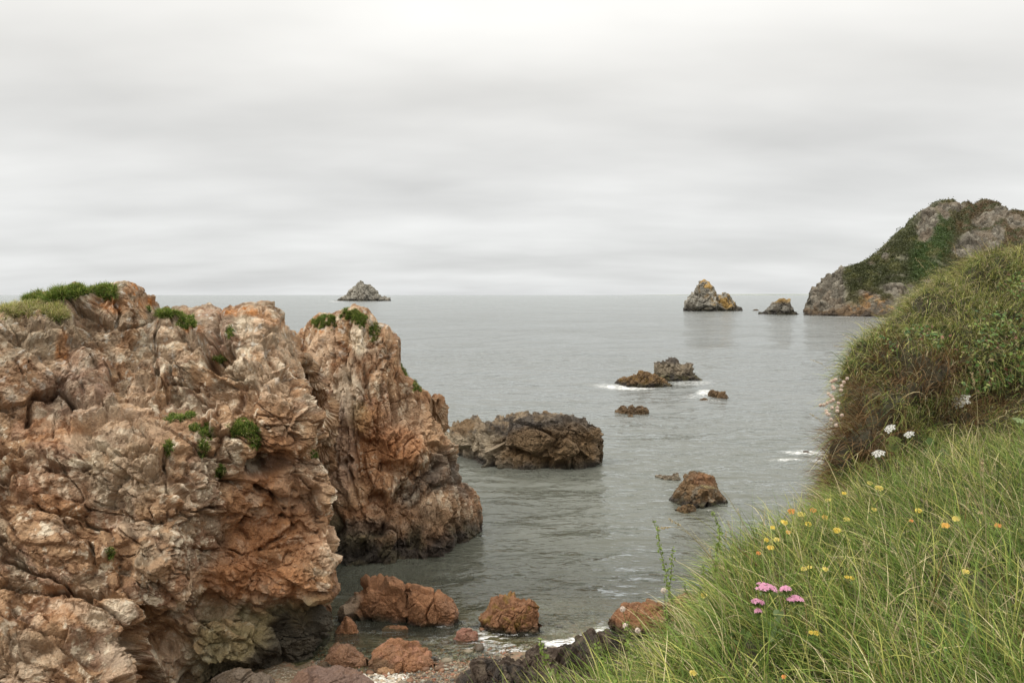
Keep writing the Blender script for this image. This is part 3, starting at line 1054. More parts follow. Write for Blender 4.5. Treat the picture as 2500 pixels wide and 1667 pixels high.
profile_rock('sea_rock', [(1638, 1218), (1650, 1200), (1665, 1180), (1680, 1162), (1690, 1156), (1705, 1154), (1725, 1158), (1742, 1162), (1746, 1175), (1755, 1190), (1764, 1205), (1776, 1226)],
             [(1638, 1222), (1680, 1234), (1740, 1238), (1776, 1228)], 'brown cone-shaped rock standing alone in the water left of the grassy bank', 'rock', depth=0.75, res=260, seed=58, flat=2.2, amp=0.65,
             colour=flatcol(BROWN * 1.0, DBROWN * 1.1, 0.7, 49, 0.7, GREYB * 0.6), lay=(0.5, 0.22, 0.1), tidep=(0.35, 0.05, 27, 0.7, 0.4), patches=(((1715, 1170, 30, 14), np.array([0.24, 0.12, 0.06]), 0.7),))
profile_rock('sea_rock', [(1656, 1250), (1662, 1240), (1680, 1233), (1700, 1232), (1706, 1240)], [(1656, 1246), (1680, 1253), (1706, 1245)],
             'small low rock at the foot of the cone-shaped rock', 'rock', depth=0.6, res=100, seed=59,
             colour=flatcol(BROWN * 0.9, DBROWN, 0.8, 59, 0.6, OCHRE * 0.6), lay=(0.4, 0.18), k=4)
profile_rock('sea_rock', [(1604, 1160), (1630, 1163), (1650, 1158), (1660, 1155), (1666, 1170)], [(1604, 1162), (1630, 1172), (1666, 1172)],
             'flat awash rock just left of and behind the cone-shaped rock', 'rock', depth=0.5, res=110, seed=60,
             colour=flatcol(GREYB * 0.7, DBROWN, 0.8, 59, 0.6), lay=(0.4, 0.18), k=4)
profile_rock('sea_rock', [(1962, 1106), (1970, 1100), (1982, 1102), (1988, 1107)], [(1962, 1106), (1988, 1108)],
             'small dark rock awash in foam beside the thatched edge of the bank', 'rock', depth=0.7, res=50, seed=61,
             colour=flatcol(DBROWN * 0.8, DARK, 0.6, 59, 0.6), lay=(0.5, 0.2), k=3)

# boulders in the inlet
BL = 'boulders'
profile_rock('boulder', [(808, 1500), (825, 1478), (850, 1455), (878, 1425), (890, 1420), (915, 1424), (945, 1430), (975, 1432), (980, 1438), (984, 1470), (985, 1500)],
             [(806, 1500), (850, 1513), (900, 1520), (960, 1524), (985, 1521)], 'left half of the large split red boulder in the inlet, long sloping shoulder', 'boulder', depth=0.65, res=300, seed=71, amp=0.5, flat=3.2,
             mat=M_BOULDER, colour=flatcol(REDB * 0.95, REDD, 0.6, 3, 0.8, REDB * 1.35), lay=(0.9, 0.4, 0.12), tidep=(0.3, 0.02, 8, 0.6, 0.3), patches=(((840, 1480, 45, 30, -35), GREYB * 0.65, 0.7),))
profile_rock('boulder', [(990, 1432), (1004, 1437), (1035, 1442), (1060, 1450), (1085, 1463), (1110, 1485), (1122, 1495), (1126, 1515)],
             [(990, 1525), (1012, 1532), (1060, 1533), (1110, 1530), (1126, 1520)], 'right half of the large split red boulder in the inlet, dark cleft on its left', 'boulder', depth=0.9, res=260, seed=72, amp=0.5, flat=3.6,
             mat=M_BOULDER, colour=flatcol(REDB * 1.05, REDD, 0.5, 4, 0.8, REDB * 1.4), lay=(0.9, 0.4, 0.12), tidep=(0.25, 0.02, 8, 0.6, 0.3))
profile_rock('boulder', [(1160, 1530), (1168, 1505), (1190, 1498), (1200, 1485), (1222, 1468), (1245, 1460), (1280, 1461), (1300, 1466), (1309, 1485), (1311, 1520)],
             [(1160, 1538), (1200, 1545), (1260, 1548), (1311, 1540)], 'single rounded red-brown boulder in the shallows right of the split boulder', 'boulder', depth=0.75, res=260, seed=73, amp=0.85, flat=3.2,
             mat=M_BOULDER, colour=flatcol(REDB * 0.85, REDD, 0.6, 5, 0.6, OCHRE * 0.6), lay=(0.7, 0.3, 0.12), tidep=(0.25, 0.02, 8, 0.6, 0.3))
profile_rock('boulder', [(808, 1546), (822, 1525), (836, 1505), (850, 1512), (862, 1525), (868, 1545)], [(808, 1549), (840, 1552), (868, 1549)],
             'small pointed orange stone in front of the split boulder', 'boulder', depth=0.7, res=130, seed=74, amp=0.5,
             mat=M_BOULDER, colour=flatcol(REDB * 1.2, REDD, 0.5, 6, 0.4), lay=(0.6, 0.25))
profile_rock('boulder', [(925, 1534), (950, 1527), (985, 1527), (990, 1536)], [(925, 1538), (990, 1540)],
             'thin orange slab awash under the cleft of the split boulder', 'boulder', depth=0.4, res=90, seed=75, amp=0.5,
             mat=M_BOULDER, colour=flatcol(REDB * 1.2, REDD, 0.5, 6, 0.4), lay=(0.6, 0.25), k=4)
profile_rock('boulder', [(1104, 1560), (1112, 1540), (1130, 1536), (1160, 1544), (1166, 1560)], [(1104, 1560), (1135, 1566), (1166, 1562)],
             'half-submerged pinkish stone with foam curling round it', 'boulder', depth=0.6, res=110, seed=76, amp=0.5,
             mat=M_BOULDER, colour=flatcol(np.array([0.26, 0.13, 0.09]), REDD, 0.4, 7, 0.4), lay=(0.7, 0.3), k=4)
profile_rock('boulder', [(778, 1612), (785, 1595), (810, 1578), (835, 1573), (855, 1585), (880, 1600), (886, 1612)], [(778, 1622), (820, 1633), (886, 1620)],
             'rounded brown boulder at the foot of the cliff', 'boulder', depth=0.8, res=200, seed=77, amp=0.4, z0=0.02,
             mat=M_BOULDER, colour=flatcol(REDD * 1.2, DBROWN, 0.5, 8, 0.5, np.array([0.24, 0.13, 0.08])), lay=(0.8, 0.3, 0.12))
profile_rock('boulder', [(892, 1620), (900, 1595), (920, 1580), (945, 1570), (965, 1571), (985, 1583), (1020, 1588), (1045, 1598), (1056, 1620)], [(892, 1634), (950, 1640), (1000, 1642), (1056, 1636)],
             'long flat-topped reddish boulder at the edge of the pebbles', 'boulder', depth=0.7, res=260, seed=78, amp=0.5, flat=2.8, z0=0.03,
             mat=M_BOULDER, colour=flatcol(REDB * 1.0, REDD, 0.5, 9, 0.5, np.array([0.30, 0.15, 0.09])), lay=(0.7, 0.3, 0.12), patches=(((920, 1625, 40, 20), DBROWN, 0.7),))
profile_rock('boulder', [(909, 1640), (915, 1629), (935, 1627), (952, 1632), (957, 1641)], [(909, 1644), (957, 1647)],
             'small tan stone beside the white pebbles', 'boulder', depth=0.7, res=90, seed=79, amp=0.5, z0=0.05,
             mat=M_BOULDER, colour=flatcol(np.array([0.32, 0.19, 0.10]), REDB, 0.4, 9, 0.3), lay=(0.7, 0.3))
profile_rock('boulder', [(750, 1632), (765, 1618), (785, 1618), (800, 1640)], [(750, 1640), (800, 1645)],
             'small dark stone between the rounded boulder and the cliff', 'boulder', depth=0.8, res=90, seed=80, amp=0.5,
             mat=M_BOULDER, colour=flatcol(DBROWN * 1.1, DARK, 0.4, 9, 0.3), lay=(0.7, 0.3))
profile_rock('boulder', [(478, 1680), (510, 1652), (540, 1634), (570, 1630), (610, 1640), (640, 1655), (665, 1690)], [(478, 1725), (665, 1725)],
             'grey-brown boulder lying under the dark cliff undercut at the bottom', 'boulder', depth=0.6, res=220, seed=81, amp=0.5, z0=0.05,
             mat=M_BOULDER, colour=flatcol(np.array([0.15, 0.115, 0.085]), DBROWN, 0.5, 11, 0.5), lay=(0.7, 0.3, 0.12))
profile_rock('boulder', [(690, 1680), (720, 1645), (760, 1632), (810, 1631), (860, 1640), (890, 1655), (910, 1680)], [(690, 1715), (910, 1715)],
             'broad smooth mauve-brown boulder cut by the bottom edge left of the pebbles', 'boulder', depth=0.6, res=240, seed=82, amp=0.35, z0=0.05,
             mat=M_BOULDER, colour=flatcol(np.array([0.17, 0.11, 0.085]), REDD, 0.5, 12, 0.5), lay=(0.9, 0.35, 0.12))
DK = flatcol(np.array([0.06, 0.042, 0.03]), DARK * 0.8, 0.8, 13, 0.6, np.array([0.11, 0.085, 0.06]))
profile_rock('boulder', [(1085, 1700), (1110, 1655), (1140, 1625), (1165, 1605), (1200, 1598), (1240, 1605), (1265, 1625), (1290, 1650), (1320, 1690)], [(1085, 1720), (1320, 1720)],
             'dark speckled rock at the bottom centre beside the wet gravel', 'boulder', depth=0.6, res=260, seed=83, amp=0.8, z0=0.1,
             mat=M_BOULDER, colour=DK, lay=(0.6, 0.25, 0.1), lean=0.55)
profile_rock('boulder', [(1255, 1640), (1290, 1598), (1340, 1586), (1380, 1590), (1420, 1565), (1450, 1546), (1490, 1545), (1530, 1560), (1570, 1600), (1620, 1640)], [(1255, 1690), (1400, 1700), (1620, 1690)],
             'black wet rock ledge behind the lower grass, surf breaking on it', 'boulder', depth=0.5, res=300, seed=84, amp=0.8, z0=0.1,
             mat=M_BOULDER, colour=DK, lay=(0.5, 0.22, 0.1), lean=0.55)
profile_rock('boulder', [(1493, 1510), (1505, 1488), (1530, 1475), (1560, 1472), (1600, 1474), (1622, 1485), (1630, 1520)], [(1490, 1535), (1560, 1555), (1630, 1560)],
             'rust-red boulder at the water edge just left of the grass slope', 'boulder', depth=0.7, res=240, seed=85, amp=0.6,
             mat=M_BOULDER, colour=flatcol(REDB, REDD, 0.6, 14, 0.5), lay=(0.6, 0.25, 0.1), tidep=(0.35, 0.05, 8, 0.6, 0.3))
profile_rock('boulder', [(1620, 1480), (1640, 1462), (1680, 1450), (1720, 1450), (1780, 1470)], [(1620, 1510), (1780, 1530)],
             'reddish rock top half hidden behind the tall stems and grass', 'boulder', depth=0.6, res=160, seed=86, amp=0.6,
             mat=M_BOULDER, colour=flatcol(REDD * 1.2, DBROWN, 0.6, 14, 0.5), lay=(0.6, 0.25, 0.1))
profile_rock('boulder', [(772, 1500), (780, 1470), (792, 1462), (800, 1490)], [(770, 1520), (802, 1518)],
             'narrow brown stone wedged against the cliff left of the split boulder', 'boulder', depth=0.9, res=90, seed=87, amp=0.4,
             mat=M_BOULDER, colour=flatcol(REDD * 1.4, GREYB * 0.6, 0.6, 14, 0.5), lay=(0.8, 0.3))

# distant islets
ISL = flatcol(np.array([0.27, 0.25, 0.21]), np.array([0.40, 0.375, 0.32]), 0.8, 15, 9.0, np.array([0.15, 0.13, 0.10]))
profile_rock('sea_stack', [(818, 733), (835, 729), (848, 722), (858, 708), (868, 700), (874, 691), (882, 687), (892, 692), (900, 693), (906, 703), (918, 712), (926, 722), (940, 727), (955, 732)],
             [(818, 734.5), (890, 735), (955, 734.5)], 'lone pale grey islet on the horizon left of centre', 'islet', depth=0.5, res=200, seed=91, amp=0.9, mat=M_FARROCK,
             colour=ISL, lay=(0.3, 0.13, 0.06), tidep=(4.5, 1.0, 8, 9.0, 0.3), zbot=-4, k=5)


def stackcol(P, ids, X, Y, nrm):
    col = ISL(P, ids, X, Y, nrm)
    a = fbm(P / 5.0, 4, 8) + 0.3 * (RV[ids[1][0], 1] - 0.5)
    pk = np.maximum(blob(X, Y, 1722, 698, 16, 26), blob(X, Y, 1770, 733, 32, 24))
    col = mix(col, OCHRE * 1.25, pk * sstep(a, -0.15, 0.15) * 0.85)
    return col


TD = (3.2, 1.2, 8, 5.0, 0.3)
profile_rock('sea_stack', [(1669, 757), (1671, 740), (1675, 728), (1690, 716), (1700, 704), (1708, 692), (1718, 685), (1726, 692), (1733, 702), (1742, 716), (1746, 727), (1752, 722), (1765, 716), (1775, 719), (1784, 730), (1798, 740), (1805, 748), (1811, 758)],
             [(1669, 759.5), (1740, 760.5), (1811, 759.5)], 'tall twin-peaked grey sea stack with orange lichen, left of the headland', 'sea stack', depth=0.45, res=260, seed=92, amp=0.8, flat=2.6, mat=M_FARROCK,
             colour=stackcol, lay=(0.3, 0.14, 0.07), tidep=TD, zbot=-4, k=4)


def st2(P, ids, X, Y, nrm):
    col = ISL(P, ids, X, Y, nrm) * 0.75
    return mix(col, OCHRE * 1.0, sstep(P[:, 2] + 2 * fbm(P / 4, 3, 3), 4, 7) * 0.75)


profile_rock('sea_stack', [(1855, 764), (1865, 756), (1878, 748), (1888, 738), (1900, 731), (1910, 728), (1926, 732), (1929, 745), (1938, 752), (1947, 764)],
             [(1855, 767), (1900, 768), (1947, 768)], 'small brown sea stack between the twin-peaked stack and the headland', 'sea stack', depth=0.5, res=160, seed=93, amp=0.8, mat=M_FARROCK,
             colour=st2, lay=(0.35, 0.15, 0.07), tidep=(3.0, 1.0, 8, 5.0, 0.3), zbot=-4, k=4)
profile_rock('sea_rock', [(1837, 757), (1842, 755), (1848, 755.5), (1852, 758)], [(1837, 758.5), (1852, 758.5)],
             'tiny dark rock in the gap between the two right-hand sea stacks', 'rock', depth=0.5, res=40, seed=94, mat=M_FARROCK, colour=flatcol(DBROWN, DARK, 0.5, 1, 3.0), lay=(0.5, 0.2), zbot=-2, k=3)

# ------------------------------------------------------------------ headland
HC = [(1962, 769, 360, 770), (1985, 753, 362, 771), (2004, 730, 364, 771.5), (2012, 700, 366, 772), (2030, 672, 369, 772), (2055, 657, 371, 772.5), (2085, 648, 374, 773), (2112, 640, 377, 773),
      (2140, 624, 381, 774), (2165, 600, 386, 775), (2190, 578, 391, 776), (2212, 562, 396, 776), (2238, 548, 402, 777), (2250, 524, 406, 777), (2268, 508, 410, 777.5), (2292, 494, 414, 778),
      (2322, 489, 420, 778), (2345, 501, 422, 779), (2362, 494, 422, 779), (2385, 504, 424, 779), (2402, 491, 424, 779), (2424, 492, 422, 780), (2442, 501, 420, 780), (2470, 513, 418, 781), (2510, 514, 416, 782), (2600, 512, 415, 784), (2760, 545, 405, 788), (3000, 640, 395, 792)]
rows = []
for px, pt, Yt, pb in HC:
    T = W(px, pt, Yt)
    Bp = G(px, pb)
    pts = []
    for fp, fy in ((0, 0), (.2, .28), (.42, .5), (.64, .7), (.82, .86), (1, 1)):
        yy = Yt + (Bp[1] - Yt) * fy
        pts.append(W(px, pt + (pb - pt) * fp, yy))
    hz = max(T[2], 1.0)
    back = [T + np.array([2, min(90, 6 + hz * 2), -hz - 3]), T + np.array([1, min(40, 3 + hz), -hz * 0.5]), T + np.array([0, min(15, 1 + 0.3 * hz), -hz * 0.08])]
    rows.append(back + pts + [pts[-1] + np.array([0, 0, -3])])
g = patch(np.array(rows), 0.42, [8, 3, 1.0] + [0.4] * 5 + [1.0])
nuv = g.shape[:2]
X, Y = project(g.reshape(-1, 3))
Pg = g.reshape(-1, 3)
wq = 16 * fbm(Pg / 22, 4, 5)
wr = 16 * fbm(Pg / 22, 4, 6)
Xw, Yw = X + wq, Y + wr
bl = lambda *a, **k: blob(Xw, Yw, *a, **k)
rockm = 1 - sstep(Xw, 2055, 2075)
rockm = np.maximum(rockm, sstep(Yw + 0.03 * (X - 2100), 722, 748))
for a in ((2262, 545, 22, 40, 10), (2370, 590, 46, 24, -30), (2350, 610, 30, 16, 0), (2410, 530, 32, 16, -15), (2445, 520, 22, 20), (2330, 505, 30, 10), (2300, 520, 16, 24, -20), (2430, 575, 20, 30, 20), (2480, 545, 26, 18, 20),
          (2120, 720, 30, 12, 10), (2195, 712, 40, 16, 10), (2130, 640, 12, 6), (2168, 632, 9, 8), (2275, 690, 14, 10)):
    rockm = np.maximum(rockm, bl(*a, soft=0.3))
rockm = np.clip(rockm + 0.9 * (fbm(Pg / 6.0, 4, 7)) * (1 - np.abs(2 * rockm - 1)) + 0.35 * sstep(fbm(Pg / 9.0, 4, 17), 0.22, 0.35) * sstep(X, 2060, 2100), 0, 1)


def head_extra(X, Y, P):
    return 2.6 * (fbm(P / 14, 4, 12)) * rockm + (1 - rockm) * (1.3 * fbm(P / 5.0, 4, 14, 0.6) + 1.5 * fbm(P / 16, 3, 15))


P, nrm, ids, ds = displace(g, [(9.0, 0.30, 0.8), (3.8, 0.34, 0.4), (1.7, 0.34, 0.12)], seed=63, k=8, extra=head_extra)
P0_, _, _, _ = displace(g, [(9.0, 0.03, 0.0), (4.0, 0.02, 0.0)], seed=64, k=8, extra=head_extra)
P = P0_ + (P - P0_) * rockm[:, None]
a = fbm(P / 11, 5, 3)
b_ = fbm(P / 4, 4, 4, 0.6)
colr = np.tile([0.13, 0.115, 0.09], (len(P), 1))
colr = mix(colr, np.array([0.25, 0.225, 0.18]), sstep(b_ + 0.5 * (RV[ids[1][0], 1] - 0.5), -0.1, 0.25))
colr = mix(colr, np.array([0.18, 0.14, 0.10]), sstep(a, 0.0, 0.3) * 0.7)
och = np.maximum(blob(X, Y, 2120, 738, 50, 14, -10), blob(X, Y, 2180, 750, 60, 10))
colr = mix(colr, np.array([0.36, 0.18, 0.05]), och * sstep(a + 0.5 * b_, 0.0, 0.3) * 0.6)
colr = mix(colr, DBROWN * 1.4, sstep(Y + 8 * a, 752, 762) * 0.85)
colr = mix(colr, DARK, sstep(Y + 8 * b_, 757, 767) * 0.75)
colv = np.tile([0.062, 0.068, 0.028], (len(P), 1))
colv = mix(colv, np.array([0.05, 0.078, 0.022]), blob(Xw, Yw, 2270, 610, 40, 90, 20))
colv = mix(colv, np.array([0.13, 0.13, 0.05]), sstep(b_ + a, 0.1, 0.5) * 0.8)
colv = mix(colv, np.array([0.10, 0.065, 0.035]), sstep(X + 60 * a, 2290, 2380) * sstep(b_, -0.3, 0.1) * 0.85)
colv = mix(colv, np.array([0.12, 0.11, 0.05]), sstep(Y + 20 * a, 690, 725) * 0.7)
col = colv + (colr - colv) * rockm[:, None]
M_HEAD = rock_material('headland_ground', 6.0, bump=0.9, fleck=0.15)
o = mesh_np('headland', P, rock_faces(*nuv), M_HEAD, loc=(230, 370, 0), col=np.clip(col, 0.01, 0.7))
tag(o, 'steep grey headland on the right, its slope covered in dark scrub', 'headland', kind='structure')
# scrub: thousands of leafy sprays over the green part
fr = np.where((rockm < 0.35) & (Y < 760) & (nrm[:, 2] > -2) & (X < 2620))[0]
sel = RNG.choice(fr, 90000)
nr = nrm[sel]
base = P[sel] + RNG.normal(size=(len(sel), 3)) * 0.25
bush = np.clip(fbm(base / 4.5, 3, 91) + 0.25, 0, 1)
cen = base + nr * (RNG.random(len(sel)) * bush * 2.4 * np.where(X[sel] > 2330, 0.4, 1))[:, None]
r = (0.18 + 0.26 * RNG.random(len(sel)))[:, None]
d1 = RNG.normal(size=(len(sel), 3))
d1 /= np.linalg.norm(d1, axis=1)[:, None]
d2 = np.cross(d1, RNG.normal(size=(len(sel), 3)))
d2 /= np.linalg.norm(d2, axis=1)[:, None]
V = np.stack([cen - d1 * r, cen + d2 * r * 0.7, cen + d1 * r, cen - d2 * r * 0.7], 1).reshape(-1, 3)
cc = col[sel] * (1.0 + 0.45 * RNG.random((len(sel), 1)))
o = mesh_np('scrub', V, np.arange(len(V)).reshape(-1, 4), M_LEAF, loc=(230, 370, 0), col=np.repeat(np.clip(cc, 0, 0.5), 4, 0))
tag(o, 'dark green and brown scrub covering the headland slope', 'scrub', kind='stuff')

# ------------------------------------------------------------------ faint land beyond the sea
xs = np.linspace(3000, 12500, 120)
hh = 30 + 14 * np.sin((xs - 3000) / 9500 * np.pi) + 10 * fbm(np.stack([xs / 1800, xs * 0, xs * 0], 1), 4, 2)
hh *= np.sin(np.clip((xs - 3000) / 9500, 0, 1) * np.pi) ** 0.5 * 0.8
g = np.stack([np.stack([xs, np.full_like(xs, 20500 + dy), hh * f_ - 25 * (1 - f_)], 1) for dy, f_ in ((0, 0.0), (150, 0.75), (600, 1.0), (1500, 0.9), (2500, 0.0))], 1)
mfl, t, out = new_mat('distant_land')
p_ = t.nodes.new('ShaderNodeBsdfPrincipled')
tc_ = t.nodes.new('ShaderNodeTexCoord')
t.links.new(ramp(t, noise(t, tc_.outputs['Object'], 0.002, 4), [(0.35, (0.22, 0.24, 0.22)), (0.65, (0.30, 0.32, 0.29))]), p_.inputs['Base Color'])  # pale land colour with the distance haze painted in
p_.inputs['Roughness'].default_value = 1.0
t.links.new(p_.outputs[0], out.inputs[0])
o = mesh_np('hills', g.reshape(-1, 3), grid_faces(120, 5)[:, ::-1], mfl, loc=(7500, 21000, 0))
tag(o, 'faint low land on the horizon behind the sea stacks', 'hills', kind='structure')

# ------------------------------------------------------------------ sea bed and beach
def bed_z(x, y):
    q = np.stack([x, y, np.zeros_like(x)], 1)
    sh = 19.0 + 0.35 * np.sin(x * 0.9 + 1) + 0.12 * (x + 3) + 0.5 * fbm(q / 2.5, 3, 8)
    z_ = -(y - sh) * 0.105
    z_ = np.where(y > 24, z_ - (y - 24) * 0.10, z_)
    z_ = z_ + 0.10 * fbm(q / 1.2, 4, 9) + 0.22 * np.maximum(0, fbm(q / 1.6 + 3, 3, 10)) * sstep(y, 19.5, 21)
    return np.clip(z_, -6, 0.6)


ys = np.concatenate([np.linspace(10, 34, 420), np.linspace(34.5, 80, 60)])
xs = np.linspace(-14, 14, 440)
XX, YY = np.meshgrid(xs, ys, indexing='ij')
ZZ = bed_z(XX.ravel(), YY.ravel())
mb, t, out = new_mat('pebbly_bed')
tc_ = t.nodes.new('ShaderNodeTexCoord')
v = tc_.outputs['Object']
vo = t.nodes.new('ShaderNodeTexVoronoi')
vo.inputs['Scale'].default_value = 11
t.links.new(v, vo.inputs['Vector'])
vo2 = t.nodes.new('ShaderNodeTexVoronoi')
vo2.inputs['Scale'].default_value = 26
t.links.new(v, vo2.inputs['Vector'])
sepc = t.nodes.new('ShaderNodeSeparateColor')
t.links.new(vo2.outputs['Color'], sepc.inputs[0])
sepd = t.nodes.new('ShaderNodeSeparateColor')
t.links.new(vo.outputs['Color'], sepd.inputs[0])
c1 = ramp(t, sepc.outputs[0], [(0.0, (0.10, 0.07, 0.04)), (0.35, (0.20, 0.16, 0.10)), (0.6, (0.17, 0.09, 0.05)), (0.8, (0.30, 0.26, 0.19)), (1.0, (0.42, 0.38, 0.31))])
c2 = ramp(t, sepd.outputs[1], [(0.0, (0.11, 0.08, 0.045)), (0.5, (0.20, 0.15, 0.09)), (1.0, (0.26, 0.15, 0.09))])
cc_ = mixc(t, ramp(t, noise(t, v, 1.1, 4), [(0.4, 0.0), (0.6, 1.0)]), c1, c2)
b = t.nodes.new('ShaderNodeBump')
b.inputs['Distance'].default_value = 0.03
t.links.new(mathn(t, 'SUBTRACT', 1.0, vo.outputs['Distance']), b.inputs['Height'])
p_ = t.nodes.new('ShaderNodeBsdfPrincipled')
p_.inputs['Roughness'].default_value = 0.6
t.links.new(cc_, p_.inputs['Base Color'])
t.links.new(b.outputs[0], p_.inputs['Normal'])
t.links.new(p_.outputs[0], out.inputs[0])
o = mesh_np('shore', np.stack([XX.ravel(), YY.ravel(), ZZ], 1), grid_faces(*XX.shape), mb, loc=(0, 20, 0), smooth=True)
tag(o, 'brown gravel shore running under the shallow water at the bottom', 'shore', kind='structure')
# the deep floor the open sea lies on: one sheet to the horizon
mdp, t, out = new_mat('deep_floor')
p_ = t.nodes.new('ShaderNodeBsdfPrincipled')
tc_ = t.nodes.new('ShaderNodeTexCoord')
t.links.new(ramp(t, noise(t, tc_.outputs['Object'], 0.2, 4), [(0.3, (0.03, 0.035, 0.025)), (0.7, (0.07, 0.07, 0.05))]), p_.inputs['Base Color'])
t.links.new(p_.outputs[0], out.inputs[0])
V = np.array([[-70000, -300, -8.5], [70000, -300, -8.5], [70000, 70000, -8.5], [-70000, 70000, -8.5]], float)
o = mesh_np('sea_bed', V, np.array([[0, 1, 2, 3]]), mdp)
tag(o, 'dark floor of the open sea', 'sea bed', kind='structure')

# pebbles (nobody could count them)
ico = np.array([[1, 0, 0], [-1, 0, 0], [0, 1, 0], [0, -1, 0], [0, 0, 1], [0, 0, -1]], float)
icf = [(0, 2, 4), (2, 1, 4), (1, 3, 4), (3, 0, 4), (2, 0, 5), (1, 2, 5), (3, 1, 5), (0, 3, 5)]
vs, fs = list(ico), []
mid_ = {}
def _m(a, b):
    kk = (min(a, b), max(a, b))
    if kk not in mid_:
        mv = vs[a] + vs[b]
        vs.append(mv / np.linalg.norm(mv))
        mid_[kk] = len(vs) - 1
    return mid_[kk]
for a, b_, c_ in icf:
    x, y, z_ = _m(a, b_), _m(b_, c_), _m(c_, a)
    fs += [(a, x, z_), (b_, y, x), (c_, z_, y), (x, y, z_)]
SPH_V, SPH_F = np.array(vs), np.array(fs)


def pebbles(name, pxr, pyr, n, rr, cols, label, white=False):
    px = RNG.uniform(*pxr, n)
    py = RNG.uniform(*pyr, n)
    c0 = np.array([G(a_, b_) for a_, b_ in zip(px, py)])
    zb = bed_z(c0[:, 0], c0[:, 1])
    r_ = RNG.uniform(*rr, n) * (0.6 + 0.8 * RNG.random(n) ** 3)
    sc_ = np.stack([r_ * RNG.uniform(0.8, 1.4, n), r_ * RNG.uniform(0.7, 1.1, n), r_ * RNG.uniform(0.4, 0.7, n)], 1)
    an = RNG.uniform(0, 6.28, n)
    v0 = SPH_V[None] * (1 + 0.15 * RNG.normal(size=(n, len(SPH_V), 1))) * sc_[:, None]
    vx = v0[..., 0] * np.cos(an)[:, None] - v0[..., 1] * np.sin(an)[:, None] + c0[:, 0:1]
    vy = v0[..., 0] * np.sin(an)[:, None] + v0[..., 1] * np.cos(an)[:, None] + c0[:, 1:2]
    vz = v0[..., 2] + zb[:, None] + sc_[:, 2:3] * 0.4
    V = np.stack([vx, vy, vz], -1).reshape(-1, 3)
    Fc = (SPH_F[None] + (np.arange(n) * len(SPH_V))[:, None, None]).reshape(-1, 3)
    cc = np.array(cols)[RNG.integers(0, len(cols), n)] * RNG.uniform(0.7, 1.15, (n, 1))
    o = mesh_np(name, V, Fc, M_PEB, loc=(float(c0[:, 0].mean()), float(c0[:, 1].mean()), 0), col=np.repeat(cc, len(SPH_V), 0), smooth=True)
    return tag(o, label, 'pebbles', kind='stuff')


M_PEB = rock_material('pebble', 0.08, bump=0.3, fleck=0.1)
pebbles('pebbles', (760, 1250), (1570, 1800), 7500, (0.02, 0.05), [(0.20, 0.14, 0.09), (0.28, 0.20, 0.13), (0.14, 0.10, 0.07), (0.26, 0.12, 0.07), (0.30, 0.28, 0.22), (0.13, 0.12, 0.10)], 'wet brown gravel along the edge of the water')
pebbles('stones', (740, 1420), (1500, 1720), 190, (0.06, 0.14), [(0.17, 0.10, 0.06), (0.22, 0.12, 0.07), (0.12, 0.09, 0.06), (0.24, 0.20, 0.14), (0.09, 0.07, 0.05)], 'scattered brown stones in the shallows between the boulders')
pebbles('pebbles', (885, 1000), (1648, 1760), 1500, (0.03, 0.055), [(0.62, 0.58, 0.50), (0.70, 0.67, 0.60), (0.5, 0.46, 0.38), (0.45, 0.36, 0.26)], 'patch of bleached white pebbles below the long red boulder')

# ------------------------------------------------------------------ water
rowY = np.concatenate([14.0 * (130 / 14.0) ** np.linspace(0, 1, 1150)[:-1], 130.0 * (60000 / 130.0) ** np.linspace(0, 1, 560)])
colX = np.concatenate([np.linspace(-1.25, -0.30, 80)[:-1], np.linspace(-0.30, 0.48, 780), np.linspace(0.48, 1.25, 70)[1:]])
NR, NC = len(rowY), len(colX)
YY = np.repeat(rowY[:, None], NC, 1)
XX = YY * colX[None]
q = np.stack([XX.ravel(), YY.ravel(), np.zeros(XX.size)], 1)
zw = np.zeros(len(q))
near = q[:, 1] < 3500
qn = q[near]
sp = np.repeat(np.gradient(rowY)[:, None], NC, 1).ravel()[near]
zz9 = np.zeros(len(qn))
for k_, lam in enumerate((0.33, 0.62, 1.15, 2.2, 4.3, 8.5, 17.0, 34.0)):
    vis_ = np.clip(2.0 - 4.2 * sp / lam, 0, 1)
    m_ = vis_ > 0
    if not m_.any():
        continue
    c_, s_ = math.cos(0.12 + 0.2 * k_), math.sin(0.12 + 0.2 * k_)
    a1 = (qn[m_, 0] * c_ + qn[m_, 1] * s_) / (2.1 * lam)
    a2 = (-qn[m_, 0] * s_ + qn[m_, 1] * c_) / lam
    pn = perlin(np.stack([a1, a2, 0 * a1 + 0.37 * k_], 1), 60 + k_)
    cr = 0.55 * pn + 0.45 * (0.35 - np.abs(perlin(np.stack([a1 * 0.9, a2 * 0.9, 0 * a1 + 5.1], 1), 80 + k_)) * 1.6)
    amp = 0.12 * lam if lam < 1.0 else 0.095 * lam if lam < 2.5 else (0.055 * lam if lam < 6 else 0.33 + 0.012 * (lam - 6))
    zz9[m_] += amp * cr * vis_[m_] * (1.0 if lam < 3 else sstep(qn[m_, 1], 22, 22 + lam * 6))
zw[near] = zz9 * (0.55 + 0.45 * sstep(qn[:, 1], 22, 36)) * sstep(qn[:, 1], 17.5, 20.5)
px, py = project(q)
foam = np.zeros(len(q))
mm = near & (py < 1800)
xn, yn = px[mm], py[mm]
fm = np.zeros(mm.sum())
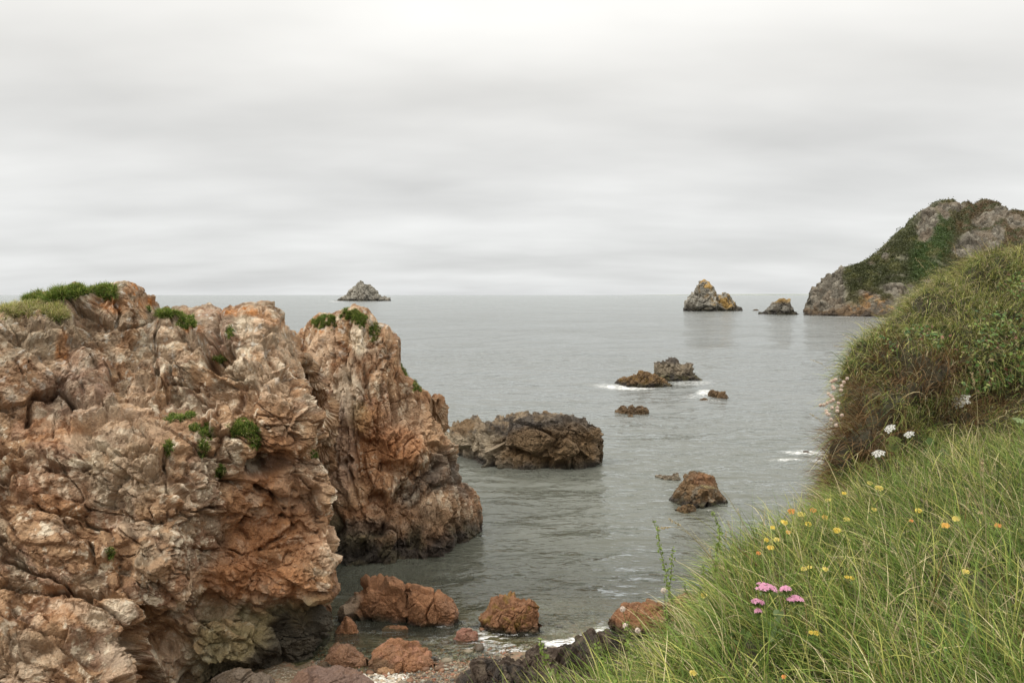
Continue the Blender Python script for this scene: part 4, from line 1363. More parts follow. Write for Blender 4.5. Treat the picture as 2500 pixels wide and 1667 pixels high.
for cxp, cyp, rx, ry, s_ in (
    (1530, 944, 85, 7, 1.0), (1480, 940, 60, 4, 0.8), (1690, 936, 90, 7, 0.8), (1770, 934, 60, 4, 0.5), (1555, 915, 12, 5, 0.9), (1650, 945, 60, 5, .6),
    (1722, 962, 26, 10, 1.0), (1700, 970, 55, 9, 0.75), (1850, 970, 130, 5, 0.45), (1740, 977, 40, 4, .8),
    (1540, 1012, 75, 6, 0.62), (1600, 1003, 40, 8, 0.6), (1470, 1008, 60, 5, 0.5), (1500, 1000, 40, 12, 0.35),
    (1970, 1108, 70, 7, 0.95), (1925, 1126, 55, 4, 0.9), (2010, 1127, 40, 8, 0.9), (1990, 1155, 40, 6, 0.5), (1960, 1100, 60, 4, 0.6),
    (1720, 1243, 30, 4, 0.8), (1790, 1248, 50, 6, 0.5), (1625, 1172, 50, 6, 0.6), (1590, 1160, 30, 6, 0.5), (1760, 1232, 40, 4, 0.5),
    (1072, 1092, 10, 14, 0.9), (1240, 1024, 60, 4, 0.8), (1190, 1150, 60, 4, .3),
    (1400, 1572, 80, 14, 1.1), (1440, 1560, 60, 14, 1.0), (1470, 1540, 30, 20, 0.8), (1350, 1590, 70, 10, 0.9), (1380, 1545, 90, 20, 0.62), (1480, 1575, 60, 20, 0.95),
    (1200, 1577, 130, 14, 0.72), (1150, 1545, 70, 14, 0.7), (1130, 1520, 30, 14, 0.6), (1270, 1592, 100, 10, 0.8), (1200, 1560, 50, 10, 0.85), (1060, 1560, 60, 25, 0.6),
    (1090, 1600, 130, 25, 0.55), (1310, 1500, 30, 10, 0.5), (1010, 1545, 120, 14, 0.5), (900, 1575, 130, 35, 0.45), (840, 1490, 60, 30, 0.35), (1090, 1530, 60, 8, .6), (1240, 1550, 80, 5, 0.7),
    (1010, 1610, 60, 20, 0.55), (1300, 1560, 120, 40, 0.5), (1500, 1500, 40, 30, 0.5), (1660, 1500, 60, 30, 0.6),
    (820, 735.8, 25, 1.0, 0.9), (2080, 774.5, 90, 1.3, 0.8), (1900, 769, 45, 1.0, 0.6), (1740, 761.5, 70, 0.9, 0.4), (2170, 777, 60, 1.3, 0.7),
):
    r_ = np.sqrt(((xn - cxp) / rx) ** 2 + ((yn - cyp) / ry) ** 2)
    fm = np.maximum(fm, s_ * (1 - sstep(r_, 0.2, 2.3)))
foam[mm] = np.where(py[mm] > 1400, 0.78, 0.70) * fm
zb = np.full(len(q), -6.0)
m2 = (q[:, 1] < 80) & (np.abs(q[:, 0]) < 14)
zb[m2] = bed_z(q[m2, 0], q[m2, 1])
depth = np.clip(-zb, 0.0, 6)
calm = 1 - sstep(q[:, 1], 24, 40) * 1.0
V = q.copy()
V[:, 2] = zw
mw, t, out = new_mat('sea_water')
tc_ = t.nodes.new('ShaderNodeTexCoord')
mp = t.nodes.new('ShaderNodeMapping')
mp.inputs['Scale'].default_value = (0.5, 1.0, 1.0)
mp.inputs['Rotation'].default_value = (0, 0, 0.10)
t.links.new(tc_.outputs['Object'], mp.inputs[0])
v = mp.outputs[0]
def attr(t, n_):
    a_ = t.nodes.new('ShaderNodeAttribute')
    a_.attribute_name = n_
    return a_.outputs['Fac']
geo = t.nodes.new('ShaderNodeNewGeometry')
spn = t.nodes.new('ShaderNodeSeparateXYZ')
t.links.new(geo.outputs['Position'], spn.inputs[0])
dist = spn.outputs[1]
fade = lambda a_, b__: ramp(t, mathn(t, 'DIVIDE', dist, 1000.0), [(a_ / 1000, 1.0), (b__ / 1000, 0.0)])
h1 = mathn(t, 'MULTIPLY', noise(t, v, 3.6, 4, 0.6), mathn(t, 'MULTIPLY', fade(60, 220), 0.05))
h2 = mathn(t, 'MULTIPLY', noise(t, v, 1.25, 4, 0.55), mathn(t, 'MULTIPLY', fade(200, 800), 0.24))
h3 = mathn(t, 'ADD', mathn(t, 'MULTIPLY', noise(t, v, 0.35, 5, 0.65), 0.6), mathn(t, 'MULTIPLY', noise(t, v, 0.08, 4, 0.65), 2.0))
gust = ramp(t, noise(t, v, 0.035, 3, 0.5), [(0.35, 0.6), (0.65, 1.0)])
hs = mathn(t, 'MULTIPLY', mathn(t, 'ADD', mathn(t, 'ADD', h1, h2), h3), gust)
bp = t.nodes.new('ShaderNodeBump')
bp.inputs['Strength'].default_value = 1.0
bp.inputs['Distance'].default_value = 1.0
t.links.new(hs, bp.inputs['Height'])
gl = t.nodes.new('ShaderNodeBsdfGlossy')
gl.inputs['Roughness'].default_value = 0.06
t.links.new(ramp(t, mathn(t, 'DIVIDE', dist, 1000.0), [(0.02, 0.04), (0.1, 0.07), (0.4, 0.13), (1.0, 0.15)]), gl.inputs['Roughness'])
gl.inputs['Color'].default_value = (0.93, 0.96, 0.96, 1)
t.links.new(bp.outputs[0], gl.inputs['Normal'])
fr_ = t.nodes.new('ShaderNodeFresnel')
fr_.inputs['IOR'].default_value = 1.333
t.links.new(bp.outputs[0], fr_.inputs['Normal'])
tp = t.nodes.new('ShaderNodeBsdfTransparent')
tp.inputs[0].default_value = (0.80, 0.87, 0.76, 1)
df = t.nodes.new('ShaderNodeBsdfDiffuse')
dcol = mixc(t, ramp(t, mathn(t, 'DIVIDE', dist, 100.0), [(0.25, 0.0), (0.7, 1.0)]), (0.11, 0.113, 0.088), (0.145, 0.15, 0.142))
t.links.new(dcol, df.inputs[0])
murk = mathn(t, 'SUBTRACT', 1.0, mathn(t, 'POWER', 2.718, mathn(t, 'MULTIPLY', attr(t, 'depth'), -1.5)))
body = t.nodes.new('ShaderNodeMixShader')
t.links.new(murk, body.inputs[0])
t.links.new(tp.outputs[0], body.inputs[1])
t.links.new(df.outputs[0], body.inputs[2])
ms = t.nodes.new('ShaderNodeMixShader')
t.links.new(mathn(t, 'MINIMUM', fr_.outputs[0], 0.70), ms.inputs[0])
t.links.new(body.outputs[0], ms.inputs[1])
t.links.new(gl.outputs[0], ms.inputs[2])
# foam: lace of broken bubbles
nw = noise(t, v, 1.3, 3, 0.6, out=1)
wv = t.nodes.new('ShaderNodeVectorMath')
wv.operation = 'MULTIPLY_ADD'
t.links.new(nw, wv.inputs[0])
wv.inputs[1].default_value = (0.7, 0.7, 0.0)
t.links.new(v, wv.inputs[2])
l1 = noise(t, wv.outputs[0], 2.6, 6, 0.68)
l2 = noise(t, wv.outputs[0], 0.75, 4, 0.6)
rid = mathn(t, 'SUBTRACT', 1.0, mathn(t, 'MULTIPLY', mathn(t, 'ABSOLUTE', mathn(t, 'SUBTRACT', l1, 0.5)), 13.0))
rid = mathn(t, 'MAXIMUM', rid, mathn(t, 'SUBTRACT', 0.9, mathn(t, 'MULTIPLY', mathn(t, 'ABSOLUTE', mathn(t, 'SUBTRACT', l2, 0.5)), 18.0)))
rid = mathn(t, 'MAXIMUM', rid, -0.2)
fa = mathn(t, 'ADD', attr(t, 'foam'), mathn(t, 'MULTIPLY', rid, 0.42))
fa = mathn(t, 'ADD', fa, mathn(t, 'MULTIPLY', noise(t, v, 6.0, 4, 0.7), 0.35))
fmask = ramp(t, mathn(t, 'MULTIPLY', fa, 0.5), [(0.50, 0.0), (0.62, 1.0)])
fmask = mathn(t, 'MULTIPLY', fmask, ramp(t, attr(t, 'foam'), [(0.05, 0.0), (0.2, 1.0)]))
fd = t.nodes.new('ShaderNodeBsdfDiffuse')
fd.inputs[0].default_value = (0.80, 0.80, 0.78, 1)
mf = t.nodes.new('ShaderNodeMixShader')
t.links.new(fmask, mf.inputs[0])
t.links.new(ms.outputs[0], mf.inputs[1])
t.links.new(fd.outputs[0], mf.inputs[2])
t.links.new(mf.outputs[0], out.inputs[0])
o = mesh_np('water', V, grid_faces(NR, NC)[:, ::-1], mw, attrs={'foam': foam, 'depth': depth}, smooth=True)
tag(o, 'grey rippled sea reaching the horizon with foam round the rocks', 'sea', kind='structure')

# ------------------------------------------------------------------ grassy bank: the near slope
LS = [(600, 2300, 2.4), (1240, 1960, 3.4), (1430, 1810, 4.3), (1550, 1750, 4.9), (1620, 1685, 5.3), (1690, 1605, 5.7), (1752, 1505, 6.1), (1790, 1395, 6.6), (1890, 1320, 7.2), (2010, 1262, 8.2),
      (2150, 1165, 9.3), (2300, 1100, 10.2), (2500, 1050, 11.2), (2750, 1000, 12.3), (3100, 980, 13)]
NEARC = [(600, 3200, 1.3), (1050, 2300, 2.2), (1370, 2050, 2.6), (1500, 1950, 2.9), (1590, 1880, 3.1), (1620, 1850, 3.15), (1760, 1820, 3.2), (1880, 1800, 3.2), (2000, 1790, 3.2), (2130, 1780, 3.2), (2280, 1770, 3.2), (2450, 1760, 3.2), (2680, 1760, 3.2), (3000, 1760, 3.2), (3500, 1760, 3.2)]
rows = []
for i, (s_, n_) in enumerate(zip(LS, NEARC)):
    A, B = W(*s_), W(*n_)
    Cc = np.array([B[0] * 0.5, B[1] * 0.35, 7.42])
    D_ = np.array([B[0] * 0.4 + 0.1, -2.0, 7.7])
    mids = [B + (A - B) * f_ + np.array([0, 0, 0.10 * math.sin(math.pi * f_)]) for f_ in (0.3, 0.6, 0.85)]
    if i < 10:
        over = [A * [1.03, 1.03, 1] + np.array([0, 0, -.22]), A * [1.06, 1.06, 1] + np.array([0, 0, -1.2]), A * [1.08, 1.08, 1] + np.array([0, 0, -3.2]), A * [1.1, 1.1, 1] + np.array([0, 0, -A[2] - 0.3])]
    else:
        over = [A + np.array([0, .4, 0.0]), A + np.array([0, 1.2, -.2]), A + np.array([0, 2.0, -2]), A + np.array([0, 2.8, -A[2] - .3])]
    rows.append([D_, Cc, B] + mids + [A] + over)
gl_ = patch(np.array(rows), 0.05, [0.3, 0.15] + [0.05] * 5 + [0.15, 0.3, 0.4])
nl = gnormals(gl_).reshape(-1, 3)
Pl = gl_.reshape(-1, 3)
if nl[:, 2].mean() < 0:
    nl = -nl
    flip_l = True
else:
    flip_l = False
Pl = Pl + nl * (0.10 * fbm(Pl / 0.9, 4, 5) + 0.05 * fbm(Pl / 0.3, 3, 6))[:, None]
fcs = grid_faces(*gl_.shape[:2])
o = mesh_np('grassy_bank', Pl, fcs[:, ::-1] if flip_l else fcs, M_SOIL, smooth=True, loc=(1, 5, 7))
tag(o, 'earth slope under the foreground grass, dropping to the sea on its left', 'bank', kind='structure')
register('bank', Pl)
low_shape = gl_.shape

MB_ = [((2000, 1300, 9.6), (2030, 1230, 10.2)), ((2035, 1262, 9.0), (2062, 1140, 9.6)), ((2075, 1235, 8.8), (2062, 1010, 10.3)), ((2130, 1210, 8.8), (2092, 925, 10.8)), ((2190, 1170, 9.1), (2140, 845, 11.4)),
       ((2245, 1140, 9.4), (2215, 770, 12)), ((2310, 1110, 9.8), (2275, 722, 12.6)), ((2380, 1085, 10.2), (2350, 677, 13.2)), ((2460, 1065, 10.6), (2440, 648, 13.8)), ((2600, 1050, 11.3), (2600, 610, 14.8)), ((2850, 1030, 12.5), (2850, 570, 16)), ((3200, 1030, 13), (3200, 540, 17))]
rows = []
for i, (b0, t0) in enumerate(MB_):
    B, T = np.array(b0, float), np.array(t0, float)
    pts = []
    for f_, fy in ((0, 0.0), (0.17, 0.10), (0.33, 0.22), (0.5, 0.20), (0.68, 0.45), (0.85, 0.75), (1.0, 1.0)):
        q_ = B + (T - B) * f_
        q_[2] = B[2] + (T[2] - B[2]) * fy
        if i < 4:
            q_[0] += 12 * math.sin(f_ * math.pi) * (1 if i == 0 else 0)
        pts.append(W(*q_))
    dn = pts[0] + np.array([0, 0.05, -0.8])
    tp_ = pts[-1]
    rows.append([dn] + pts + [tp_ * [1.05, 1.05, 1] + np.array([0, 0, -.12]), tp_ * [1.1, 1.1, 1] + np.array([0, 0, -1.0]), tp_ * [1.16, 1.16, 1] + np.array([0, 0, -tp_[2] - .3])])
# left end: turn the corner away from the camera
r0 = [p_ * [1.17, 1.15, 1] + np.array([0.0, 0, -0.6 - 0.12 * k_]) for k_, p_ in enumerate(rows[0])]
rows = [r0] + rows
gm = patch(np.array(rows), 0.055, [0.2] + [0.055] * 7 + [0.2, 0.4])
nm = gnormals(gm).reshape(-1, 3)
Pm = gm.reshape(-1, 3)
if nm[:, 1].mean() > 0:
    nm = -nm
    flip_m = True
else:
    flip_m = False
clod = 0.40 * fbm(Pm / 1.3, 4, 25) + 0.08 * fbm(Pm / 0.3, 3, 26)
Pm = Pm + nm * clod[:, None]
fcs = grid_faces(*gm.shape[:2])
o = mesh_np('grassy_mound', Pm, fcs[:, ::-1] if flip_m else fcs, M_SOIL, smooth=True, loc=(6, 11, 7))
tag(o, 'earth mound under the long draped grass at the right', 'bank', kind='structure')
register('mound', Pm)


# ------------------------------------------------------------------ grass blades
def blades(root, up, lean, L, wd, bend, cb, ct, K=5, droop=None):
    """arching tapered ribbons: root, initial direction, lean direction, length, width"""
    n = len(root)
    tt = np.linspace(0, 1, K + 1)
    pts = np.zeros((n, K + 1, 3))
    p = root.copy()
    d = up / np.linalg.norm(up, axis=1)[:, None]
    pts[:, 0] = p
    for k_ in range(1, K + 1):
        d = d + lean * (bend[:, None] / K)
        if droop is not None:
            d[:, 2] -= droop / K * (k_ / K) * 1.6
        d = d / np.linalg.norm(d, axis=1)[:, None]
        p = p + d * (L / K)[:, None]
        pts[:, k_] = p
    a = RNG.uniform(0, 2 * np.pi, n)
    side = np.stack([np.cos(a), np.sin(a), 0 * a], 1)
    side = side - (side * up).sum(1)[:, None] * up
    side /= np.linalg.norm(side, axis=1)[:, None] + 1e-6
    ws = (wd[:, None] * (1 - tt[None] ** 1.8 * 0.92)) * 0.5
    Lf = pts - side[:, None] * ws[..., None]
    Rt = pts + side[:, None] * ws[..., None]
    V = np.stack([Lf, Rt], 2).reshape(-1, 3)
    b = (np.arange(n) * (K + 1) * 2)[:, None]
    kk = np.arange(K)[None] * 2
    Fc = np.stack([b + kk, b + kk + 1, b + kk + 3, b + kk + 2], -1).reshape(-1, 4)
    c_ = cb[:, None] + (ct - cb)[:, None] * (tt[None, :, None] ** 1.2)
    col = np.repeat(c_[:, :, None], 2, 2).reshape(-1, 3)
    return V, Fc, col


def sample_grid(Pf, nf, shape, n, wfun):
    Pg_ = Pf.reshape(*shape[:2], 3)
    a = np.linalg.norm(np.cross(Pg_[1:, :-1] - Pg_[:-1, :-1], Pg_[:-1, 1:] - Pg_[:-1, :-1]), axis=2).ravel()
    idx = np.arange(shape[0] * shape[1]).reshape(shape[:2])[:-1, :-1].ravel()
    wgt = a * wfun(Pf[idx])
    sel = RNG.choice(len(idx), n, p=wgt / wgt.sum())
    i0 = idx[sel]
    u, v_ = RNG.random(n), RNG.random(n)
    i1, i2 = i0 + shape[1], i0 + 1
    P_ = Pf[i0] + (Pf[i1] - Pf[i0]) * u[:, None] + (Pf[i2] - Pf[i0]) * v_[:, None]
    return P_, nf[i0]


GRN0, GRN1 = np.array([0.024, 0.052, 0.008]), np.array([0.23, 0.33, 0.065])  # green roots darkened: shade deep between the blades put into the colour
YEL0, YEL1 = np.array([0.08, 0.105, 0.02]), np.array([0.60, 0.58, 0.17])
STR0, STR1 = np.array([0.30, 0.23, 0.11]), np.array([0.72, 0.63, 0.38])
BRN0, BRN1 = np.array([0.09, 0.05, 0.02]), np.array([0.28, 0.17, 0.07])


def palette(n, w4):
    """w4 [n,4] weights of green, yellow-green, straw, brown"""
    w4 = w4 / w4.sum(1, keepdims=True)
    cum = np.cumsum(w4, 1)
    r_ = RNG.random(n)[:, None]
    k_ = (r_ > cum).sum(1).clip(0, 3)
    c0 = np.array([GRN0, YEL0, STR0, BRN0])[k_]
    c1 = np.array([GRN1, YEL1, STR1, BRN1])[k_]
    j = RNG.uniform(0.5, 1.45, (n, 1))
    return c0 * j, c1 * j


def w_near(P_):
    px_, py_ = project(P_)
    vis = ((px_ > 1050) & (px_ < 4200) & (P_[:, 1] > 1.6) & (P_[:, 2] > 5.2)) * np.where(px_ > 2600, 0.4, 1.0)
    return vis / np.maximum(P_[:, 1], 2.0) ** 1.3


n = 112000
R_, NN = sample_grid(Pl, nl, low_shape, n, w_near)
cl1 = fbm(R_ / 0.6, 3, 33)
cl2 = fbm(R_ / 0.22, 3, 34)
keep = RNG.random(n) < np.clip(0.62 + 2.0 * cl2, 0.08, 1)
R_, NN, cl1, cl2 = R_[keep], NN[keep], cl1[keep], cl2[keep]
n = len(R_)
wind = np.stack([-0.65 + 0.5 * fbm(R_ / 0.8, 2, 44), 0.25 + 0.7 * fbm(R_ / 0.8, 2, 45), -0.1 + 0 * cl1], 1)
rnd = RNG.normal(size=(n, 3)) * np.array([0.5, 0.5, 0.15])
up = NN * 0.5 + np.array([0, 0, 0.9]) + rnd + wind * 0.2
up /= np.linalg.norm(up, axis=1)[:, None]
L = (0.10 + 0.42 * RNG.random(n) ** 1.8) * (1 + 0.7 * np.clip(cl1, -.5, .6))
wgt = np.stack([2.0 + 1.5 * cl2 * 2, 0.8 + 0 * cl1, np.clip(0.75 - 1.8 * cl1, 0.2, 2.0), 0.12 + 0 * cl1], 1).clip(0.05)
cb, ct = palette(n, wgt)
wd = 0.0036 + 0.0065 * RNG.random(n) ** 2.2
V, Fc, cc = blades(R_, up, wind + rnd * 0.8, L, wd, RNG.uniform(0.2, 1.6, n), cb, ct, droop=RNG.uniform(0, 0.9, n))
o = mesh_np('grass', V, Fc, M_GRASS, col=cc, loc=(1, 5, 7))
tag(o, 'long green grass with straw blades on the near slope at bottom right', 'grass', kind='stuff')
# broader blades here and there
n = 6000
R_, NN = sample_grid(Pl, nl, low_shape, n, w_near)
up = np.array([0, 0, 1.0]) + RNG.normal(size=(n, 3)) * np.array([0.3, 0.3, 0.1])
up /= np.linalg.norm(up, axis=1)[:, None]
cb, ct = palette(n, np.tile([2.0, 1.5, 0.25, 0], (n, 1)))
V, Fc, cc = blades(R_, up, np.array([-0.6, 0.1, -0.2]) + RNG.normal(size=(n, 3)) * 0.5, RNG.uniform(0.22, 0.52, n), RNG.uniform(0.005, 0.010, n), RNG.uniform(0.3, 1.8, n), cb, ct, K=7, droop=RNG.uniform(0, 1.2, n))
o = mesh_np('broad_grass', V, Fc, M_GRASS, col=cc, loc=(1, 5, 7))
tag(o, 'broader arching green blades scattered through the near grass', 'grass', kind='stuff')


def w_mound(P_):
    px_, py_ = project(P_)
    return ((px_ > 1850) & (px_ < 3300) & (P_[:, 2] > 5.6)) * np.where(px_ > 2600, 0.4, 1.0)


n = 165000
R_, NN = sample_grid(Pm, nm, gm.shape, n, w_mound)
px_, py_ = project(R_)
cl1 = fbm(R_ / 0.7, 3, 53)
cl2 = fbm(R_ / 0.3, 3, 54)
wbx = 30 * fbm(R_ / 0.5, 3, 57)
brown = np.maximum.reduce([blob(px_ + wbx, py_, 2050, 1170, 100, 130, 15, 0.4), blob(px_ + wbx, py_, 2120, 1060, 90, 55, 0, 0.4), blob(px_ + wbx, py_, 2260, 920, 90, 40, -20, 0.5) * 0.8, blob(px_ + wbx, py_, 2120, 975, 30, 40, 0, .4),
                           blob(px_ + wbx, py_, 2400, 1000, 130, 30, -15, 0.5) * 0.7, blob(px_ + wbx, py_, 2170, 870, 60, 25, -30, 0.5) * .5, blob(px_, py_, 2010, 1200, 40, 90, 15, .4)])
keep = RNG.random(n) < np.clip(0.8 + 0.9 * cl2 - 0.25 * brown, 0.2, 1)
R_, NN, cl1, cl2, brown, px_, py_ = (a_[keep] for a_ in (R_, NN, cl1, cl2, brown, px_, py_))
n = len(R_)
wind = np.stack([-0.75 + 0.5 * fbm(R_ / 0.7, 2, 64), -0.25 + 0.5 * fbm(R_ / 0.7, 2, 65), -0.55 + 0.4 * fbm(R_ / 0.5, 2, 66)], 1)
rnd = RNG.normal(size=(n, 3)) * 0.5
up = NN * 0.9 + np.array([0, 0, 0.5]) + rnd
up /= np.linalg.norm(up, axis=1)[:, None]
topm = sstep(-py_, -900, -700)
L = (0.12 + 0.36 * RNG.random(n) ** 1.6) * (1 + 0.5 * np.clip(cl1, -.5, .6)) * (1 + 0.2 * brown)
brown = np.clip(brown * 1.35, 0, 1)
wgt = np.stack([(1.2 + 1.5 * cl2) * (1 - 0.8 * brown), (2.0 + 1.4 * topm) * (1 - 0.8 * brown), 0.5 + 0.8 * topm + np.clip(-cl1, 0, 1), 0.25 + 8.0 * brown], 1).clip(0.05)
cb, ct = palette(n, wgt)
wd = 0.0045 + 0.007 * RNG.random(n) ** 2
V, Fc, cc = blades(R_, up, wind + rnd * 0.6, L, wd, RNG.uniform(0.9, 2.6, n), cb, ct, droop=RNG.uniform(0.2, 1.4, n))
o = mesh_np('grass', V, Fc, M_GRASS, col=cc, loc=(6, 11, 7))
tag(o, 'long matted grass draped over the upper mound, brown and dead along its left edge', 'grass', kind='stuff')

# brambles and low leafy cover on the mound
LEAF = np.array([[0, 0, 0], [0.28, 0.25, 0.03], [0.30, 0.6, 0.04], [0, 1, -0.06], [-0.30, 0.6, 0.04], [-0.28, 0.25, 0.03]])


def leaves(cen, nrm_, size, cols):
    n_ = len(cen)
    nv_ = nrm_ + RNG.normal(size=(n_, 3)) * 0.55
    nv_ /= np.linalg.norm(nv_, axis=1)[:, None]
    d_ = RNG.normal(size=(n_, 3)) + np.array([0, 0, -0.4])
    d_ -= (d_ * nv_).sum(1)[:, None] * nv_
    d_ /= np.linalg.norm(d_, axis=1)[:, None]
    s_ = np.cross(d_, nv_)
    q_ = LEAF[None] * size[:, None, None]
    V_ = cen[:, None] + q_[..., 0:1] * s_[:, None] + q_[..., 1:2] * d_[:, None] + q_[..., 2:3] * nv_[:, None]
    return V_.reshape(-1, 3), np.arange(n_ * 6).reshape(-1, 6), np.repeat(cols, 6, 0)


n = 60000
R_, NN = sample_grid(Pm, nm, gm.shape, n, w_mound)
px_, py_ = project(R_)
wbx, wby = 40 * fbm(R_ / 0.6, 3, 67), 30 * fbm(R_ / 0.6, 3, 68)
msk = np.maximum.reduce([blob(px_ + wbx, py_ + wby, *a_, soft=0.4) for a_ in ((2440, 830, 80, 60, -20), (2480, 900, 100, 50, 0), (2370, 880, 50, 35, 0), (2290, 850, 30, 22, -10), (2240, 830, 35, 18, 0), (2480, 720, 40, 30), (2390, 935, 80, 30, -10), (2190, 870, 20, 14), (2130, 810, 22, 10))])
keep = (RNG.random(n) < 0.85 * msk * np.clip(0.6 + 1.5 * fbm(R_ / 0.25, 3, 69), 0, 1))
R_, NN, px_ = R_[keep], NN[keep], px_[keep]
n = len(R_)
R_ = R_ + NN * RNG.uniform(0.06, 0.26, n)[:, None]
pal = np.array([[0.09, 0.17, 0.035], [0.15, 0.24, 0.05], [0.05, 0.10, 0.02], [0.24, 0.26, 0.08], [0.24, 0.13, 0.08], [0.17, 0.08, 0.05], [0.26, 0.20, 0.10]])
redp = sstep(fbm(R_ / 0.35, 3, 71), 0.0, 0.25)
pk = np.where(RNG.random(n) < 0.06 + 0.3 * redp, RNG.integers(4, 7, n), RNG.integers(0, 4, n))
V, Fc, cc = leaves(R_, NN + np.array([0, -0.3, 0.5]), RNG.uniform(0.03, 0.075, n), pal[pk] * RNG.uniform(0.7, 1.25, (n, 1)))
o = mesh_np('bramble', V, Fc, M_LEAF, col=cc, loc=(6, 11, 7))
tag(o, 'low bramble leaves, green and reddish, spread over the upper mound', 'bramble', kind='stuff')
n = 16000
R_, NN = sample_grid(Pl, nl, low_shape, n, w_near)
keep = RNG.random(n) < sstep(fbm(R_ / 0.35, 3, 73), 0.08, 0.3)
R_, NN = R_[keep], NN[keep]
n = len(R_)
R_ = R_ + NN * RNG.uniform(0.02, 0.13, n)[:, None]
V, Fc, cc = leaves(R_, NN + np.array([0, 0, 0.5]), RNG.uniform(0.012, 0.03, n), pal[RNG.integers(0, 4, n)] * RNG.uniform(0.6, 1.1, (n, 1)))
o = mesh_np('clover', V, Fc, M_LEAF, col=cc, loc=(1, 5, 7))
tag(o, 'small clover-like leaves low among the near grass', 'clover', kind='stuff')

# ------------------------------------------------------------------ tufts on the rocks
def tuft(surf, px, py, r_px, label, kind='green', hpx=None, aspect=1.0, dens=1.0, group='grass tufts on the left cliff'):
    c0 = on_surf(surf, px, py + 0.3 * r_px)
    m = c0[1] / F
    r_ = r_px * m
    X_, Y_, P_ = SURF[surf]
    ry = r_px * aspect
    near_ = np.where((((X_ - px) / r_px) ** 2 + ((Y_ - py - 0.2 * ry) / ry) ** 2 < 1) & (np.abs(P_[:, 1] - c0[1]) < max(0.5, r_ * 1.6)))[0]
    if len(near_) < 5:
        near_ = np.array([np.argmin((X_ - px) ** 2 + (Y_ - py) ** 2 + 1e4 * (P_[:, 1] > c0[1] + 1))])
    q9 = fbm(P_[near_] / max(r_, 0.1) * 2.2, 4, int(px) % 90) - 0.55 * (((X_[near_] - px) / r_px) ** 2 + ((Y_[near_] - py) / ry) ** 2)
    if len(near_) > 60:
        near_ = near_[q9 > np.percentile(q9, 52)]
    n_ = int(np.clip(2600 * dens * (r_px / 25) ** 1.6, 350, 7000))
    R__ = P_[RNG.choice(near_, n_)] + RNG.normal(size=(n_, 3)) * 0.02
    h = (hpx or max(10, 0.55 * r_px)) * m * (0.95 if (kind == 'straw' or py < 760) else 0.62)
    rel = (R__ - c0) / max(r_, 0.05)
    up_ = np.array([0, -0.25, 1.0]) + rel * np.array([0.5, 0.4, 0.1]) + RNG.normal(size=(n_, 3)) * 0.5
    up_ /= np.linalg.norm(up_, axis=1)[:, None]
    if kind == 'straw':
        wg = np.tile([0.7, 1.6, 1.6, 0.3], (n_, 1))
        ln = np.array([0.7, -0.2, -0.3])
    else:
        wg = np.tile([4.0, 1.8, 0.35, 0.1], (n_, 1))
        ln = np.array([0.2, -0.2, -0.1])
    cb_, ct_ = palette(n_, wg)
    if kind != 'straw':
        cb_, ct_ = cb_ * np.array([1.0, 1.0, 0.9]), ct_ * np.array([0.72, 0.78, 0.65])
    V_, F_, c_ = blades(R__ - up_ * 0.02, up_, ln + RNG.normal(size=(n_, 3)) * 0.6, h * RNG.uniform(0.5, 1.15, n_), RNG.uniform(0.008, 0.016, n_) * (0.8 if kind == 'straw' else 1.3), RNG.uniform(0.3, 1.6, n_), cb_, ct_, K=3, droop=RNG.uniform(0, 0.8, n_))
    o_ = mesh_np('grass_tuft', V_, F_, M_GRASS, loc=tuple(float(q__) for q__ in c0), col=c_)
    return tag(o_, label, 'grass tuft', group)


